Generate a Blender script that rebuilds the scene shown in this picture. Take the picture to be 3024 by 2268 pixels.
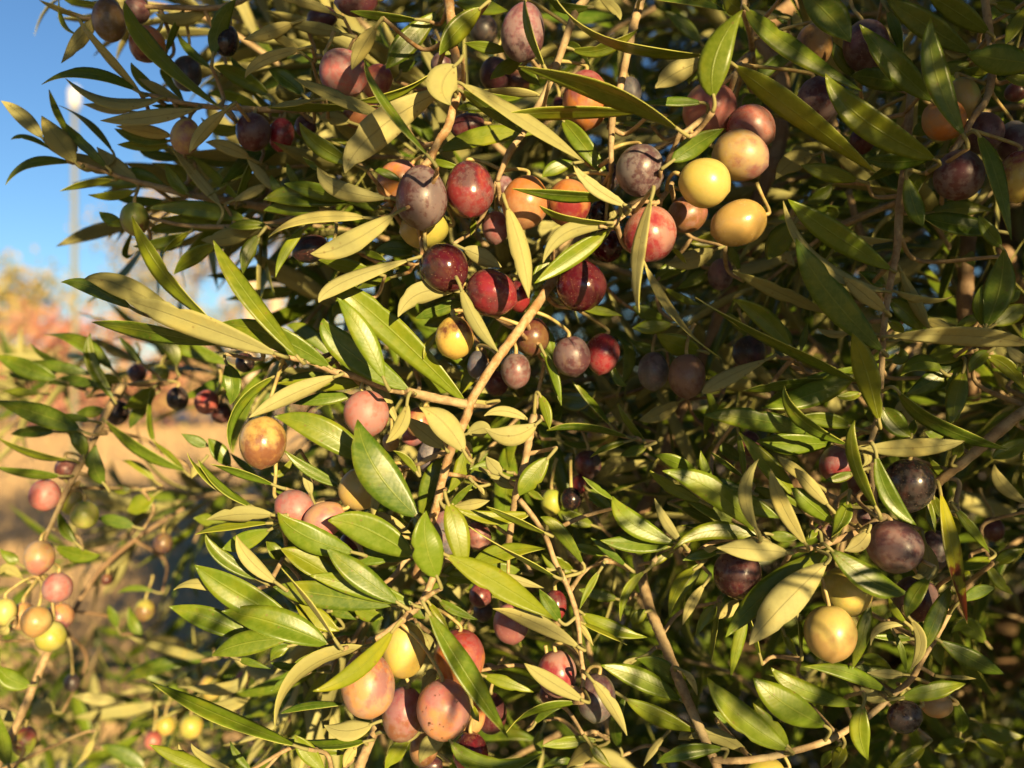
import bpy, math, random
from mathutils import Vector, Matrix, noise
import numpy as np
R = math.radians
rng = random.Random(11)
sc = bpy.context.scene
for o in list(bpy.data.objects): bpy.data.objects.remove(o)

# ---------------------------------------------------------------- camera, sky, sun, exposure
EYE = 1.5
cam = bpy.data.cameras.new('camera'); camo = bpy.data.objects.new('camera', cam)
sc.collection.objects.link(camo); sc.camera = camo
camo.location = (0, 0, EYE); camo.rotation_euler = (R(90), 0, 0)
cam.lens = 30; cam.sensor_width = 36; cam.clip_start = 0.02; cam.clip_end = 3000
cam.dof.use_dof = True; cam.dof.focus_distance = 0.335; cam.dof.aperture_fstop = 6.6
TO_SUN = Vector((0.40, -0.90, 0.21)).normalized()
sun = bpy.data.lights.new('sun', 'SUN'); suno = bpy.data.objects.new('sun', sun)
sc.collection.objects.link(suno)
suno.rotation_euler = TO_SUN.to_track_quat('Z', 'Y').to_euler()
sun.energy = 5.0; sun.angle = R(0.53); sun.color = (1.0, 0.735, 0.375)
w = bpy.data.worlds.new('World'); sc.world = w; w.use_nodes = True
nt = w.node_tree; bg = nt.nodes['Background']
sky = nt.nodes.new('ShaderNodeTexSky'); sky.sky_type = 'NISHITA'; sky.sun_disc = False
sky.sun_elevation = math.asin(TO_SUN.z); sky.sun_rotation = math.atan2(TO_SUN.x, TO_SUN.y)
sky.air_density = 1.0; sky.dust_density = 0.0; sky.ozone_density = 4.5
nt.links.new(sky.outputs[0], bg.inputs[0]); bg.inputs[1].default_value = 0.064
sc.view_settings.view_transform = 'Standard'; sc.view_settings.look = 'None'
sc.view_settings.gamma = 1; sc.view_settings.exposure = 1.27
sc.render.engine = 'CYCLES'
sc.cycles.max_bounces = 5; sc.cycles.diffuse_bounces = 2; sc.cycles.glossy_bounces = 2; sc.cycles.transmission_bounces = 4; sc.cycles.transparent_max_bounces = 6

# ---------------------------------------------------------------- helpers
COL = sc.collection
F = 2520.0                                   # focal length in photo pixels
D0 = 0.33
TILES = {'A1': (0, 0), 'A2': (800, 0), 'A3': (1600, 0), 'A4': (2224, 0),
         'B1': (0, 600), 'B2': (800, 600), 'B3': (1600, 600), 'B4': (2224, 600),
         'C1': (0, 1100), 'C2': (800, 1100), 'C3': (1600, 1100), 'C4': (2224, 1100),
         'D1': (0, 1668), 'D2': (800, 1668), 'D3': (1600, 1668), 'D4': (2224, 1668)}
K = 2.765
def W(tile, x, y, d):                        # a point of the photo at distance d -> the place it stands
    ox, oy = TILES[tile]
    return Vector((d*(ox+x/K-1512)/F, d, EYE + d*(1134-(oy+y/K))/F))
def V2(x, y, d):                             # same from whole-photo coordinates, 2212 wide
    return Vector((d*(x*1.36709-1512)/F, d, EYE + d*(1134-y*1.36709)/F))
def proj(p):
    return ((p.x/p.y*F+1512)/1.36709, (1134-(p.z-EYE)/p.y*F)/1.36709)
CAM = Vector((0, 0, EYE))

def link(name, me, mats, parent=None, loc=None):
    o = bpy.data.objects.new(name, me)
    if me is not None:
        if len(me.materials) == 0:
            for m in (mats if isinstance(mats, (list, tuple)) else [mats]): me.materials.append(m)
    COL.objects.link(o)
    if loc is not None: o.location = loc
    if parent is not None: o.parent = parent
    return o
def thing(name, label, cat, loc=(0, 0, 0), group=None):
    o = bpy.data.objects.new(name, None); COL.objects.link(o); o.location = loc
    o.empty_display_size = 0.01
    o['label'] = label; o['category'] = cat
    if group: o['group'] = group
    return o
def mesh(name, vs, fs, mi=None, uv=None, smooth=True):
    me = bpy.data.meshes.new(name); me.from_pydata([tuple(v) for v in vs], [], fs)
    if mi is not None: me.polygons.foreach_set('material_index', mi)
    if smooth: me.polygons.foreach_set('use_smooth', [True]*len(me.polygons))
    if uv is not None:
        l = me.uv_layers.new(name='UVMap')
        idx = np.empty(len(me.loops), dtype=np.int32); me.loops.foreach_get('vertex_index', idx)
        l.data.foreach_set('uv', np.asarray(uv, dtype=np.float32)[idx].ravel())
    me.update(); return me

def catmull(P, n):
    P = [P[0]*2-P[1]] + P + [P[-1]*2-P[-2]]; out = []
    for i in range(1, len(P)-2):
        a, b, c, d = P[i-1:i+3]
        for k in range(n):
            t = k/n
            out.append(0.5*((2*b)+(c-a)*t+(2*a-5*b+4*c-d)*t*t+(3*b-a-3*c+d)*t**3))
    out.append(P[-2].copy()); return out
def tube(P, rad, seg=8, rough=0.0, seed=0, nodes=None, caps=True):
    """verts, faces of a tube along points P with radii rad"""
    vs, fs = [], []; n = len(P)
    T = (P[1]-P[0]).normalized(); up = Vector((0, 0, 1)) if abs(T.z) < .9 else Vector((1, 0, 0))
    S = T.cross(up).normalized()
    for i, p in enumerate(P):
        T = ((P[min(i+1, n-1)]-P[max(i-1, 0)])).normalized()
        S = (S-T*S.dot(T)).normalized(); B = T.cross(S)
        for k in range(seg):
            a = 2*math.pi*k/seg; r = rad[i]
            if rough:
                q = p*60+Vector((math.cos(a), math.sin(a), seed))
                r *= 1+rough*(noise.noise(q)+.7*noise.noise(p*330+Vector((math.cos(a)*2, math.sin(a)*2, 0))))
            vs.append(p+(S*math.cos(a)+B*math.sin(a))*r)
    for i in range(n-1):
        for k in range(seg):
            k2 = (k+1) % seg
            fs.append((i*seg+k, i*seg+k2, (i+1)*seg+k2, (i+1)*seg+k))
    if caps:
        fs.append(tuple(range(seg-1, -1, -1))); fs.append(tuple((n-1)*seg+k for k in range(seg)))
    return vs, fs
def join(parts):
    vs, fs = [], []
    for v, f in parts:
        o = len(vs); vs += v; fs += [tuple(i+o for i in q) for q in f]
    return vs, fs

# ---------------------------------------------------------------- materials
class NB:
    def __init__(s, name):
        s.m = bpy.data.materials.new(name); s.m.use_nodes = True; s.t = s.m.node_tree
        s.b = s.t.nodes['Principled BSDF']; s.out = s.t.nodes['Material Output']
    def n(s, typ, ins=None, **kw):
        x = s.t.nodes.new('ShaderNode'+typ)
        for k, v in kw.items(): setattr(x, k, v)
        for k, v in (ins or {}).items(): s.set(x.inputs[k], v)
        return x
    def set(s, sock, v):
        if hasattr(v, 'links') or isinstance(v, bpy.types.NodeSocket): s.t.links.new(v, sock)
        else:
            if isinstance(v, (tuple, list)) and len(v) == 3 and sock.type == 'RGBA': v = (*v, 1)
            sock.default_value = v
    def math(s, op, a, b=0.0, c=0.0, clamp=False):
        x = s.n('Math', {0: a, 1: b, 2: c}, operation=op); x.use_clamp = clamp; return x.outputs[0]
    def mix(s, f, a, b, mode='MIX'):
        x = s.n('Mix', data_type='RGBA', blend_type=mode)
        s.set(x.inputs[0], f); s.set(x.inputs[6], a); s.set(x.inputs[7], b); return x.outputs[2]
    def noise(s, vec, scale, detail=3, rough=.5):
        x = s.n('TexNoise', {'Scale': scale, 'Detail': detail, 'Roughness': rough})
        if vec is not None: s.t.links.new(vec, x.inputs['Vector'])
        return x.outputs[0]
    def rng(s, v, a, b, c=0.0, d=1.0):
        x = s.n('MapRange', {0: v, 1: a, 2: b, 3: c, 4: d}, interpolation_type='SMOOTHSTEP'); return x.outputs[0]
    def attr(s, name, out='Fac', typ='OBJECT'):
        return s.n('Attribute', attribute_name=name, attribute_type=typ).outputs[out]
    def bump(s, h, dist, strength=1.0):
        s.t.links.new(s.n('Bump', {'Height': h, 'Distance': dist, 'Strength': strength}).outputs[0], s.b.inputs['Normal'])

def leaf_material(name, base, base2, rib, yellow, rough, spec, trans, ribsign, coat=0.0):
    b = NB(name)
    uv = b.n('TexCoord').outputs['UV']; sep = b.n('SeparateXYZ', {0: uv})
    u, v = sep.outputs[0], sep.outputs[1]
    obj = b.n('TexCoord').outputs['Object']; rnd = b.math('FRACT', b.math('ADD', b.n('ObjectInfo').outputs['Random'], b.attr('leafrand', 'Fac', 'GEOMETRY')))
    du = b.math('ABSOLUTE', b.math('SUBTRACT', u, 0.5))
    ribm = b.rng(du, 0.012, 0.035, 1.0, 0.0)
    # side veins: faint oblique stripes
    ve = b.math('SINE', b.math('MULTIPLY', b.math('SUBTRACT', v, b.math('MULTIPLY', du, 0.22)), 120.0))
    vf = b.math('MULTIPLY', b.rng(ve, 0.55, 1.0), 0.07)
    mot = b.noise(obj, 420, 4, .6); big = b.noise(obj, 75, 3, .6)
    c = b.mix(rnd, base, base2)
    c = b.mix(b.math('MULTIPLY', b.rng(mot, .35, .7), .5), c, b.mix(.5, c, rib))
    y = b.math('ADD', b.attr('yellowing'), b.math('MULTIPLY', b.rng(big, .45, .75), .38), clamp=True)
    c = b.mix(y, c, yellow)
    c = b.mix(b.math('MULTIPLY', ribm, 0.42), c, rib)
    c = b.mix(vf, c, rib)
    # small blemishes
    vor = b.n('TexVoronoi', {'Scale': 330.0}); b.t.links.new(obj, vor.inputs['Vector'])
    gate = b.rng(b.noise(obj, 90, 1), .50, .57)
    c = b.mix(b.math('MULTIPLY', b.math('MULTIPLY', b.rng(vor.outputs['Distance'], .10, .2, 1, 0), gate), .55), c, (.16, .10, .035))
    br = b.attr('browning')
    c = b.mix(b.math('MULTIPLY', b.rng(b.math('ADD', b.noise(obj, 150, 3), b.math('MULTIPLY', v, .25)), .62, .75), br), c, (.10, .022, .008))
    b.set(b.b.inputs['Base Color'], c)
    b.set(b.b.inputs['Roughness'], b.math('ADD', rough, b.math('MULTIPLY', mot, .12)))
    b.set(b.b.inputs['Specular IOR Level'], spec)
    b.set(b.b.inputs['Coat Weight'], coat); b.set(b.b.inputs['Coat Roughness'], .3)
    h = b.math('ADD', b.math('MULTIPLY', ribm, ribsign*1.0), b.math('MULTIPLY', ve, 0.025))
    h = b.math('ADD', h, b.math('MULTIPLY', mot, 0.45))
    b.bump(h, 0.00018, .8)
    tr = b.n('BsdfTranslucent', {'Color': b.mix(.6, c, (.42, .42, .03))})
    mx = b.n('MixShader', {0: trans}); b.t.links.new(b.b.outputs[0], mx.inputs[1]); b.t.links.new(tr.outputs[0], mx.inputs[2])
    b.t.links.new(mx.outputs[0], b.out.inputs[0]); return b.m
M_TOP = leaf_material('leaf_upper_side', (.044, .094, .007), (.108, .170, .009), (.22, .27, .045), (.28, .27, .012), .29, .32, .10, -1)
M_UND = leaf_material('leaf_underside', (.36, .35, .155), (.24, .245, .09), (.20, .19, .08), (.42, .35, .09), .62, .22, .10, 1)
b = NB('leaf_rim'); b.set(b.b.inputs['Base Color'], (.38, .39, .07)); b.set(b.b.inputs['Roughness'], .5); M_RIM = b.m
LEAFM = [M_TOP, M_UND, M_RIM]

def bark_material(name, c1, c2, c3, scale=1.0):
    b = NB(name); obj = b.n('TexCoord').outputs['Object']
    n1 = b.noise(obj, 110*scale, 4, .65); n2 = b.noise(obj, 420*scale, 4, .7); n3 = b.noise(obj, 35*scale, 2)
    c = b.mix(b.rng(n1, .4, .62), c1, c2); c = b.mix(b.rng(n3, .5, .7, 0, .6), c, c3)
    c = b.mix(b.math('MULTIPLY', b.rng(n2, .52, .75), .55), c, (.10, .06, .03))
    b.set(b.b.inputs['Base Color'], c); b.set(b.b.inputs['Roughness'], .72)
    b.bump(b.math('ADD', n1, n2), .0006/scale, .8); return b.m
M_TWIG = bark_material('pale_twig_bark', (.38, .28, .15), (.26, .18, .09), (.36, .31, .18), 2.0)
M_BRAN = bark_material('orange_brown_bark', (.31, .17, .065), (.42, .31, .17), (.18, .11, .055), 2.2)
M_LIMB = bark_material('grey_brown_bark', (.20, .12, .06), (.29, .20, .11), (.13, .085, .05))
b = NB('green_stalk'); obj = b.n('TexCoord').outputs['Object']
b.set(b.b.inputs['Base Color'], b.mix(b.rng(b.noise(obj, 300), .4, .6), (.38, .34, .12), (.32, .23, .09))); b.set(b.b.inputs['Roughness'], .55)
M_STALK = b.m

def olive_material():
    b = NB('olive_skin')
    tc = b.n('TexCoord').outputs['Object']; rnd = b.n('ObjectInfo').outputs['Random']
    off = b.n('CombineXYZ', {0: b.math('MULTIPLY', rnd, 3.0), 1: b.math('MULTIPLY', rnd, 7.0), 2: 0.0})
    vec = b.n('VectorMath', {0: tc, 1: off.outputs[0]}, operation='ADD').outputs[0]
    A = b.attr('skin_top', 'Color'); B_ = b.attr('skin_bottom', 'Color')
    nz = b.n('SeparateXYZ', {0: tc}).outputs[2]               # fruit axis, metres
    n1 = b.noise(vec, 95, 4, .6); n2 = b.noise(vec, 420, 3, .6); n3 = b.noise(vec, 190, 4, .65); n4 = b.noise(vec, 1500, 2, .6)
    t = b.math('ADD', b.math('MULTIPLY', nz, 70.0), b.math('MULTIPLY', b.math('SUBTRACT', n1, .5), 4.6))
    t = b.math('ADD', t, b.attr('blush'))
    t = b.rng(t, -.55, .55)
    c = b.mix(t, B_, A)
    c = b.mix(b.math('MULTIPLY', b.rng(n3, .45, .75), .30), c, b.mix(.5, A, (.25, .06, .03)))
    sc_ = b.n('Mapping', {'Vector': vec, 'Scale': (1.0, 1.0, .22)}).outputs[0]
    st = b.noise(sc_, 330, 4, .65)
    c = b.mix(b.math('MULTIPLY', b.rng(st, .52, .72), .38), c, b.mix(.35, A, (.30, .07, .03)))
    c = b.mix(b.math('MULTIPLY', b.rng(st, .46, .30), .22), c, b.mix(.5, B_, (.42, .30, .12)))
    # pale lenticels
    vor = b.n('TexVoronoi', {'Scale': 800.0, 'Randomness': 1.0}); b.t.links.new(vec, vor.inputs['Vector'])
    dots = b.math('MULTIPLY', b.rng(vor.outputs['Distance'], .10, .22, 1, 0), b.rng(b.noise(vec, 260, 1), .45, .55))
    c = b.mix(b.math('MULTIPLY', dots, .22), c, (.55, .38, .25))
    # waxy bloom rubbed off in places
    bl = b.math('MULTIPLY', b.attr('bloom'), b.math('ADD', b.rng(b.math('ADD', n1, b.math('MULTIPLY', b.math('SUBTRACT', n2, .5), .7)), .40, .60), .14), clamp=True)
    fr = b.n('LayerWeight', {'Blend': .35}).outputs['Facing']
    bl = b.math('MULTIPLY', bl, b.math('ADD', .72, b.math('MULTIPLY', fr, .5)), clamp=True)
    c = b.mix(b.math('MULTIPLY', bl, .80), c, b.mix(.35, (.27, .25, .25), c))
    # dark scratch or bruise
    sp = b.attr('bruise')
    vr = b.math('MULTIPLY', sp, b.rng(b.noise(vec, 150, 4, .7), .60, .66))
    c = b.mix(vr, c, (.06, .03, .012))
    b.set(b.b.inputs['Base Color'], c)
    g = b.attr('gloss')
    b.set(b.b.inputs['Roughness'], b.math('ADD', b.math('SUBTRACT', .44, b.math('MULTIPLY', g, .32)), b.math('MULTIPLY', bl, .20)))
    b.set(b.b.inputs['Specular IOR Level'], .5)
    b.set(b.b.inputs['Subsurface Weight'], .12); b.set(b.b.inputs['Subsurface Radius'], (1., .35, .12)); b.set(b.b.inputs['Subsurface Scale'], .0025)
    b.bump(b.math('ADD', b.math('MULTIPLY', n2, .6), b.math('MULTIPLY', n4, .12)), .00025, .45)
    return b.m
M_OLIVE = olive_material()
b = NB('dry_calyx'); b.set(b.b.inputs['Base Color'], (.16, .09, .035)); b.set(b.b.inputs['Roughness'], .8); M_CALYX = b.m

# ---------------------------------------------------------------- leaf geometry
def wprof(t, shape):
    a = max(0.0, min(1.0, t))
    s = math.sin(math.pi*a**shape)
    return max(s, 0)**0.9
def leaf_mesh(base, mid, tip, width, N0, thick=.00042, fold=.12, wave=.05, shape=.85, n=13, m=6, twist=0.0, petiole=None, name='leaf', ph=0.0, curl=0.0):
    """solid lens of a leaf; N0 = direction its upper side faces; origin at base"""
    ctrl = mid*2-(base+tip)*.5
    nr = random.Random(int(width*1e6)+int(ph*1e4)); nicks = [(nr.uniform(.25, .9), nr.uniform(.12, .38)) if nr.random() < .22 else None for _ in (0, 1)]
    P = [];
    for i in range(n+1):
        t = i/n; P.append(base*(1-t)**2+ctrl*2*t*(1-t)+tip*t*t)
    vs, fs, mi, uv = [], [], [], []
    top, bot = [], []
    for i, p in enumerate(P):
        t = i/n
        T = (P[min(i+1, n)]-P[max(i-1, 0)]).normalized()
        Nn = (N0-T*N0.dot(T)).normalized()
        Nn = Matrix.Rotation(twist*(t-.5)+curl*t*t, 3, T) @ Nn
        S = T.cross(Nn)
        hw = width*.5*wprof(t, shape)+.00025*(1-t)
        if i == n: hw = .00012
        rt, rb = [], []
        nick = [1-ni[1]*math.exp(-((t-ni[0])/.045)**2) if ni else 1 for ni in nicks]
        for k in range(m+1):
            s = -1+2*k/m
            h = fold*abs(s)**1.3*hw + wave*hw*math.sin(t*9+ph+(2.0 if s > 0 else 0))*abs(s)**2
            q = p+S*(s*hw*math.cos(fold*.6)*(1 if abs(s) < .9 else nick[0 if s < 0 else 1]))+Nn*h
            e = thick*(.5 if abs(s) < 1 else .28)*(1 if 0 < i < n else .5)
            rt.append(len(vs)); vs.append(q+Nn*e-base); uv.append((k/m, t))
            rb.append(len(vs)); vs.append(q-Nn*e-base); uv.append((k/m, t))
        top.append(rt); bot.append(rb)
    for i in range(n):
        for k in range(m):
            fs.append((top[i][k], top[i+1][k], top[i+1][k+1], top[i][k+1])); mi.append(0)
            fs.append((bot[i][k], bot[i][k+1], bot[i+1][k+1], bot[i+1][k])); mi.append(1)
        fs.append((top[i][0], bot[i][0], bot[i+1][0], top[i+1][0])); mi.append(2)
        fs.append((top[i][m], top[i+1][m], bot[i+1][m], bot[i][m])); mi.append(2)
    fs.append(tuple(top[n]+bot[n][::-1])); mi.append(2)
    if petiole is not None:
        T = (P[1]-P[0]).normalized(); a = P[0]+T*.0015; c = petiole
        L = (a-c).length; mm = P[0]-T*min(.004, L*.45)
        pts = catmull([a, P[0]-T*.0006, mm*.6+(c+P[0])*.2, c], 3)
        pv, pf = tube(pts, [.00062+.00018*i/len(pts) for i in range(len(pts))], 6)
        o = len(vs); vs += [v-base for v in pv]; uv += [(.5, 0)]*len(pv)
        fs += [tuple(j+o for j in q) for q in pf]; mi += [1]*len(pf)
    return mesh(name, vs, fs, mi, uv)

# ---------------------------------------------------------------- hero stems, traced from the photo at their own distance
# tile; x,y,z(mm behind the focal plane) ...; thickness px start,end; bark; label
STEMS = {}
def S(key, tile, pts, w0, w1, bark, label):
    P = [W(tile, x, y, D0+z/1000) for x, y, z in pts]
    C = catmull(P, 6); n = len(C); rad = []
    for i, p in enumerate(C):
        px = w0+(w1-w0)*i/(n-1); rad.append(px/K/2*p.y/F)
    STEMS[key] = dict(C=C, rad=rad, bark=bark, label=label, leaves=[])
G_BR = 'leafy branches of the olive tree'
S('mid', 'B2', [(2640,120,70),(2500,330,52),(2350,560,36),(2170,830,20),(1990,1080,12),(1810,1330,10),(1640,1600,10),(1590,1760,10),(1480,1990,12),(1400,2250,14),(1345,2500,16),(1250,2800,20),(1180,3050,26)], 84, 64, M_BRAN,
  'thick orange-brown olive branch running down the middle behind the red olives')
S('midleft', 'B2', [(1640,1650,10),(1330,1590,8),(1120,1540,6),(920,1500,4),(700,1420,2),(500,1370,0),(330,1300,-2),(170,1265,-4),(0,1220,-5),(-70,1190,-6)], 74, 30, M_TWIG,
  'straight tan twig reaching left from the orange-brown branch, two long pale leaves at its end')
S('midstub', 'C2', [(1440,640,10),(1300,700,14),(1160,770,22),(1090,760,30)], 50, 30, M_TWIG,
  'short leafy side twig leaving the orange-brown branch beside the grey olive')
S('top', 'A2', [(1440,-60,10),(1460,60,8),(1480,300,6),(1510,480,4),(1560,640,2),(1500,850,0),(1440,1050,0),(1370,1150,0),(1300,1300,0),(1240,1360,0)], 78, 60, M_BRAN,
  'orange twig hanging from the top edge above the grey-purple olive, with one big pale leaf')
S('topfork', 'A2', [(2580,-20,30),(2480,120,22),(2370,430,18),(2300,620,16),(2212,810,14),(2130,950,10),(2060,1090,8),(1960,1220,6),(1900,1350,6),(1850,1480,8)], 66, 40, M_TWIG,
  'knobbly pale twig slanting down beside the large dusty purple olive at the top')
S('pale', 'A3', [(830,-60,30),(770,130,26),(700,430,18),(650,680,12),(590,900,10),(570,1050,8),(565,1290,8),(570,1400,12)], 74, 40, M_TWIG,
  'pale straight twig coming down behind the long green leaf to the round grey olive')
S('hang', 'A3', [(1660,-40,4),(1650,60,2),(1655,110,2),(1720,420,40),(1600,560,12),(1500,800,20),(1200,1060,6),(1130,1090,4),(1080,1200,8),(1020,1330,12)], 54, 40, M_TWIG,
  'twig above the yellow olives carrying the broad dull leaf that hangs over a pink olive')
S('whorl', 'B3', [(1060,-160,16),(1000,-60,8),(930,0,2),(820,-10,-2),(700,80,-6),(560,180,-10),(470,190,-12)], 42, 28, M_TWIG,
  'small twig with three narrow pale leaves over the black-red olives')
S('lowleft', 'D2', [(1400,-40,10),(1320,120,4),(1240,290,0),(1150,390,0),(1000,510,0),(860,600,0),(740,640,2),(600,660,4),(470,670,6),(420,660,8)], 62, 36, M_TWIG,
  'tan twig at the bottom centre fanning leaves left above the peach and yellow olives')
S('leaffan', 'C2', [(1180,1500,26),(1100,1530,24),(960,1700,22),(700,1820,22),(480,1930,26)], 40, 26, M_TWIG,
  'leafy twig left of the round green leaf, its leaves spread in a fan')
S('oldtwig', 'C2', [(2150,350,14),(2110,520,12),(2070,740,10),(2010,960,10),(1980,1120,14),(1940,1390,20)], 66, 52, M_TWIG,
  'bare pale upright twig right of the orange-brown branch with short cut side shoots')
S('droop', 'C2', [(2030,1040,10),(2130,1160,8),(2240,1330,8),(2320,1540,8),(2400,1700,6),(2470,1880,4),(2510,2050,0),(2530,2300,-2),(2550,2470,-2),(2540,2690,-2)], 46, 34, M_TWIG,
  'thin drooping twig ending beside the pink olive and the black olive at the bottom')
S('bottom', 'D3', [(780,-60,60),(850,250,46),(920,450,36),(1000,640,28),(1090,870,20),(1180,1080,14),(1290,1330,8),(1370,1510,4),(1430,1640,2),(1440,1760,0)], 84, 72, M_TWIG,
  'long bare mottled twig slanting down through the dark gap at the bottom')
S('bottomright', 'D4', [(-330,1590,2),(-150,1600,0),(120,1570,0),(330,1520,0),(620,1430,4),(800,1330,8),(960,1220,12),(1130,1070,14),(1290,930,14),(1390,760,12),(1490,600,12),(1600,400,14)], 56, 40, M_TWIG,
  'thin twig rising to the right along the bottom edge with paired green leaves')
S('fan', 'C4', [(1080,1170,10),(960,1240,8),(820,1320,4),(680,1370,0),(540,1420,-2),(380,1445,-4),(260,1460,-4),(0,1330,-6)], 62, 30, M_TWIG,
  'twig left of the mauve olive with many green leaves swept to the left')
S('rightstem', 'B4', [(1290,-900,40),(1250,-400,26),(1210,-100,18),(1190,120,12),(1170,400,8),(1110,720,4),(1070,1000,2),(1055,1230,0),(1040,1500,0),(1010,1790,0),(960,1960,2),(970,2200,4),(1000,2450,8),(1020,2620,12)], 66, 36, M_TWIG,
  'grey upright twig on the right with long drooping leaves in pairs')
S('rightbar', 'C4', [(2330,230,6),(2100,400,6),(1900,570,8),(1730,720,10),(1560,850,14),(1420,960,20)], 92, 66, M_TWIG,
  'thick pale twig cutting in from the right edge behind the black olive')
S('rightlow', 'C4', [(1560,850,30),(1680,900,26),(1660,1080,22),(1750,1230,20),(1860,1380,20),(1950,1560,24)], 44, 26, M_TWIG,
  'thin twig below the thick pale one with a yellow-orange spotted leaf')
S('topright', 'A4', [(1890,-60,20),(1910,120,20),(1930,270,20),(1950,400,16),(1950,620,10),(1900,820,6),(1800,960,4),(1700,1140,2),(1620,1260,2),(1560,1320,2),(1400,1420,6)], 66, 44, M_TWIG,
  'grey twig in the upper right corner holding dark purple olives and striped leaves')
S('backlimb', 'A3', [(2250,-200,170),(2060,30,160),(1780,260,150),(1900,500,140),(1970,750,136),(1950,1100,132),(1870,1380,130),(1740,1700,130),(1690,1990,130),(1560,2280,130),(1430,2650,134),(1340,2900,134),(1180,3200,134),(1050,3600,136),(860,4100,140),(640,4370,144),(300,4660,150)], 124, 96, M_LIMB,
  'thick brown olive limb in shade running down behind the leaves right of centre')
S('topleft', 'A1', [(2700,880,70),(2300,900,56),(1900,880,46),(1700,870,42),(1500,840,40),(1330,800,40),(1150,760,42)], 56, 28, M_TWIG,
  'shaded branch reaching left against the blue sky with grey-green leaves')
S('leftfan', 'A1', [(2500,1760,90),(2000,1660,80),(1600,1600,72),(1250,1520,66),(1000,1450,60),(800,1380,56),(560,1310,52)], 66, 26, M_TWIG,
  'dark leafy branch tip pointing left over the pale pole')
S('darkfan', 'B1', [(2700,60,80),(2450,110,70),(2200,170,64),(1900,190,60),(1500,180,62),(1150,100,66)], 60, 26, M_TWIG,
  'dark leafy branch on the left holding the olive-brown fruit above the autumn trees')
S('topcorner', 'A1', [(2100,-60,60),(1800,60,56),(1400,60,54),(1150,60,52),(900,120,50),(700,150,50),(560,90,50)], 50, 22, M_TWIG,
  'branch in the upper left corner with two dusky olives and a narrow leaf across them')
S('leftclus', 'C1', [(1000,100,120),(900,270,110),(830,420,104),(740,600,100),(640,780,96),(540,970,94),(500,1060,94),(420,1240,96),(340,1420,98),(300,1660,98)], 64, 34, M_TWIG,
  'blurred tan twig on the left edge holding the pink and yellow olives')
S('leftlow', 'D1', [(470,560,120),(400,700,112),(310,900,106),(220,1120,102),(130,1320,100),(40,1500,100),(-40,1700,100)], 66, 60, M_TWIG,
  'blurred twig at the lower left corner below the yellow olives')
S('leftback', 'D1', [(1500,-460,230),(1150,-240,226),(860,0,220),(700,210,216),(600,380,210),(520,520,206)], 30, 44, M_LIMB,
  'out-of-focus brown twig slanting behind the yellow olives on the left')
S('lowedge', 'D2', [(880,1200,30),(850,1350,24),(820,1430,20),(740,1610,16),(690,1760,16)], 70, 84, M_TWIG,
  'forked pale twig at the bottom edge under the peach olives')
S('midback', 'B4', [(1760,250,120),(1740,600,110),(1730,900,110),(1760,1200,116),(1800,1600,126)], 120, 110, M_LIMB,
  'upright brown limb in the shade near the right edge')
S('thinback', 'B4', [(780,-100,110),(850,150,104),(930,380,100),(980,560,100),(1060,800,104)], 58, 44, M_TWIG,
  'thin sunlit twig behind the grey upright one on the right')

# ---------------------------------------------------------------- hero leaves: tip, middle, base, width, side seen, mm behind focal plane
LV = {}
LV['A1'] = """520,-5 640,20 800,30 60 t 48;320,0 520,90 760,150 40 u 50;500,515 640,330 790,150 120 u 44;615,110 800,400 1150,760 66 u 32;480,0 520,200 640,280 34 t 52
1015,10 1260,420 1800,880 130 t 24;340,690 700,600 1110,740 100 t 34;535,640 900,820 1320,800 120 u 34;820,985 1200,960 1600,890 125 u 34;950,1030 1180,1070 1400,1110 115 u 46
935,1050 1150,1130 1390,1150 110 t 50;960,1180 1150,1190 1400,1200 85 t 54;680,850 870,880 1060,910 90 u 50;10,825 170,940 350,1130 125 u 46;340,945 470,1130 620,1330 190 u 42
90,1140 220,1120 420,1220 34 t 56;45,1510 240,1335 580,1330 76 t 52;400,730 480,970 600,1160 50 t 54;530,1000 670,1170 880,1370 90 t 50;480,860 720,1010 920,1240 54 t 58
490,1560 700,1500 930,1470 66 t 60;720,1590 900,1600 1100,1560 76 t 64;790,1200 920,1330 1120,1480 125 u 62;540,1250 700,1330 900,1410 140 u 60;1070,510 1160,650 1350,800 95 t 50
1545,1250 1670,1070 1850,895 115 u 8;1450,270 1540,410 1730,560 70 t 60;1520,40 1430,240 1360,420 55 t 58;1930,-10 1800,190 1740,450 150 t 40;1990,320 2170,270 2400,190 120 u 30
2000,640 2140,500 2460,400 95 u 26;1270,110 1460,160 1720,80 110 u 56;1350,1330 1430,1480 1540,1590 110 t 66;1400,1210 1610,1450 1800,1680 95 u 60;1570,1270 1760,1450 1960,1640 85 t 66
1680,1160 1850,1200 2040,1290 115 u 50;2070,1270 2010,1450 1930,1660 66 t 60;1750,540 1950,620 2200,780 150 t 60;1240,860 1420,880 1620,880 60 t 52;1320,560 1360,620 1500,830 80 t 66
1130,640 1280,720 1500,850 80 u 48;2180,1500 2080,1560 1900,1640 80 u 56;1130,1200 1250,1260 1500,1300 90 t 80;2000,1250 2130,1420 2260,1560 90 u 54;1240,1330 1500,1420 1750,1560 110 t 90;850,1560 1100,1640 1350,1640 80 t 86
1880,460 2000,620 2240,840 90 t 70;1700,760 1900,790 2120,880 90 t 64;1640,960 1800,1060 2000,1040 100 t 70;1500,1330 1800,1300 2100,1330 120 t 90;900,1480 1100,1420 1350,1520 110 t 74"""
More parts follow.
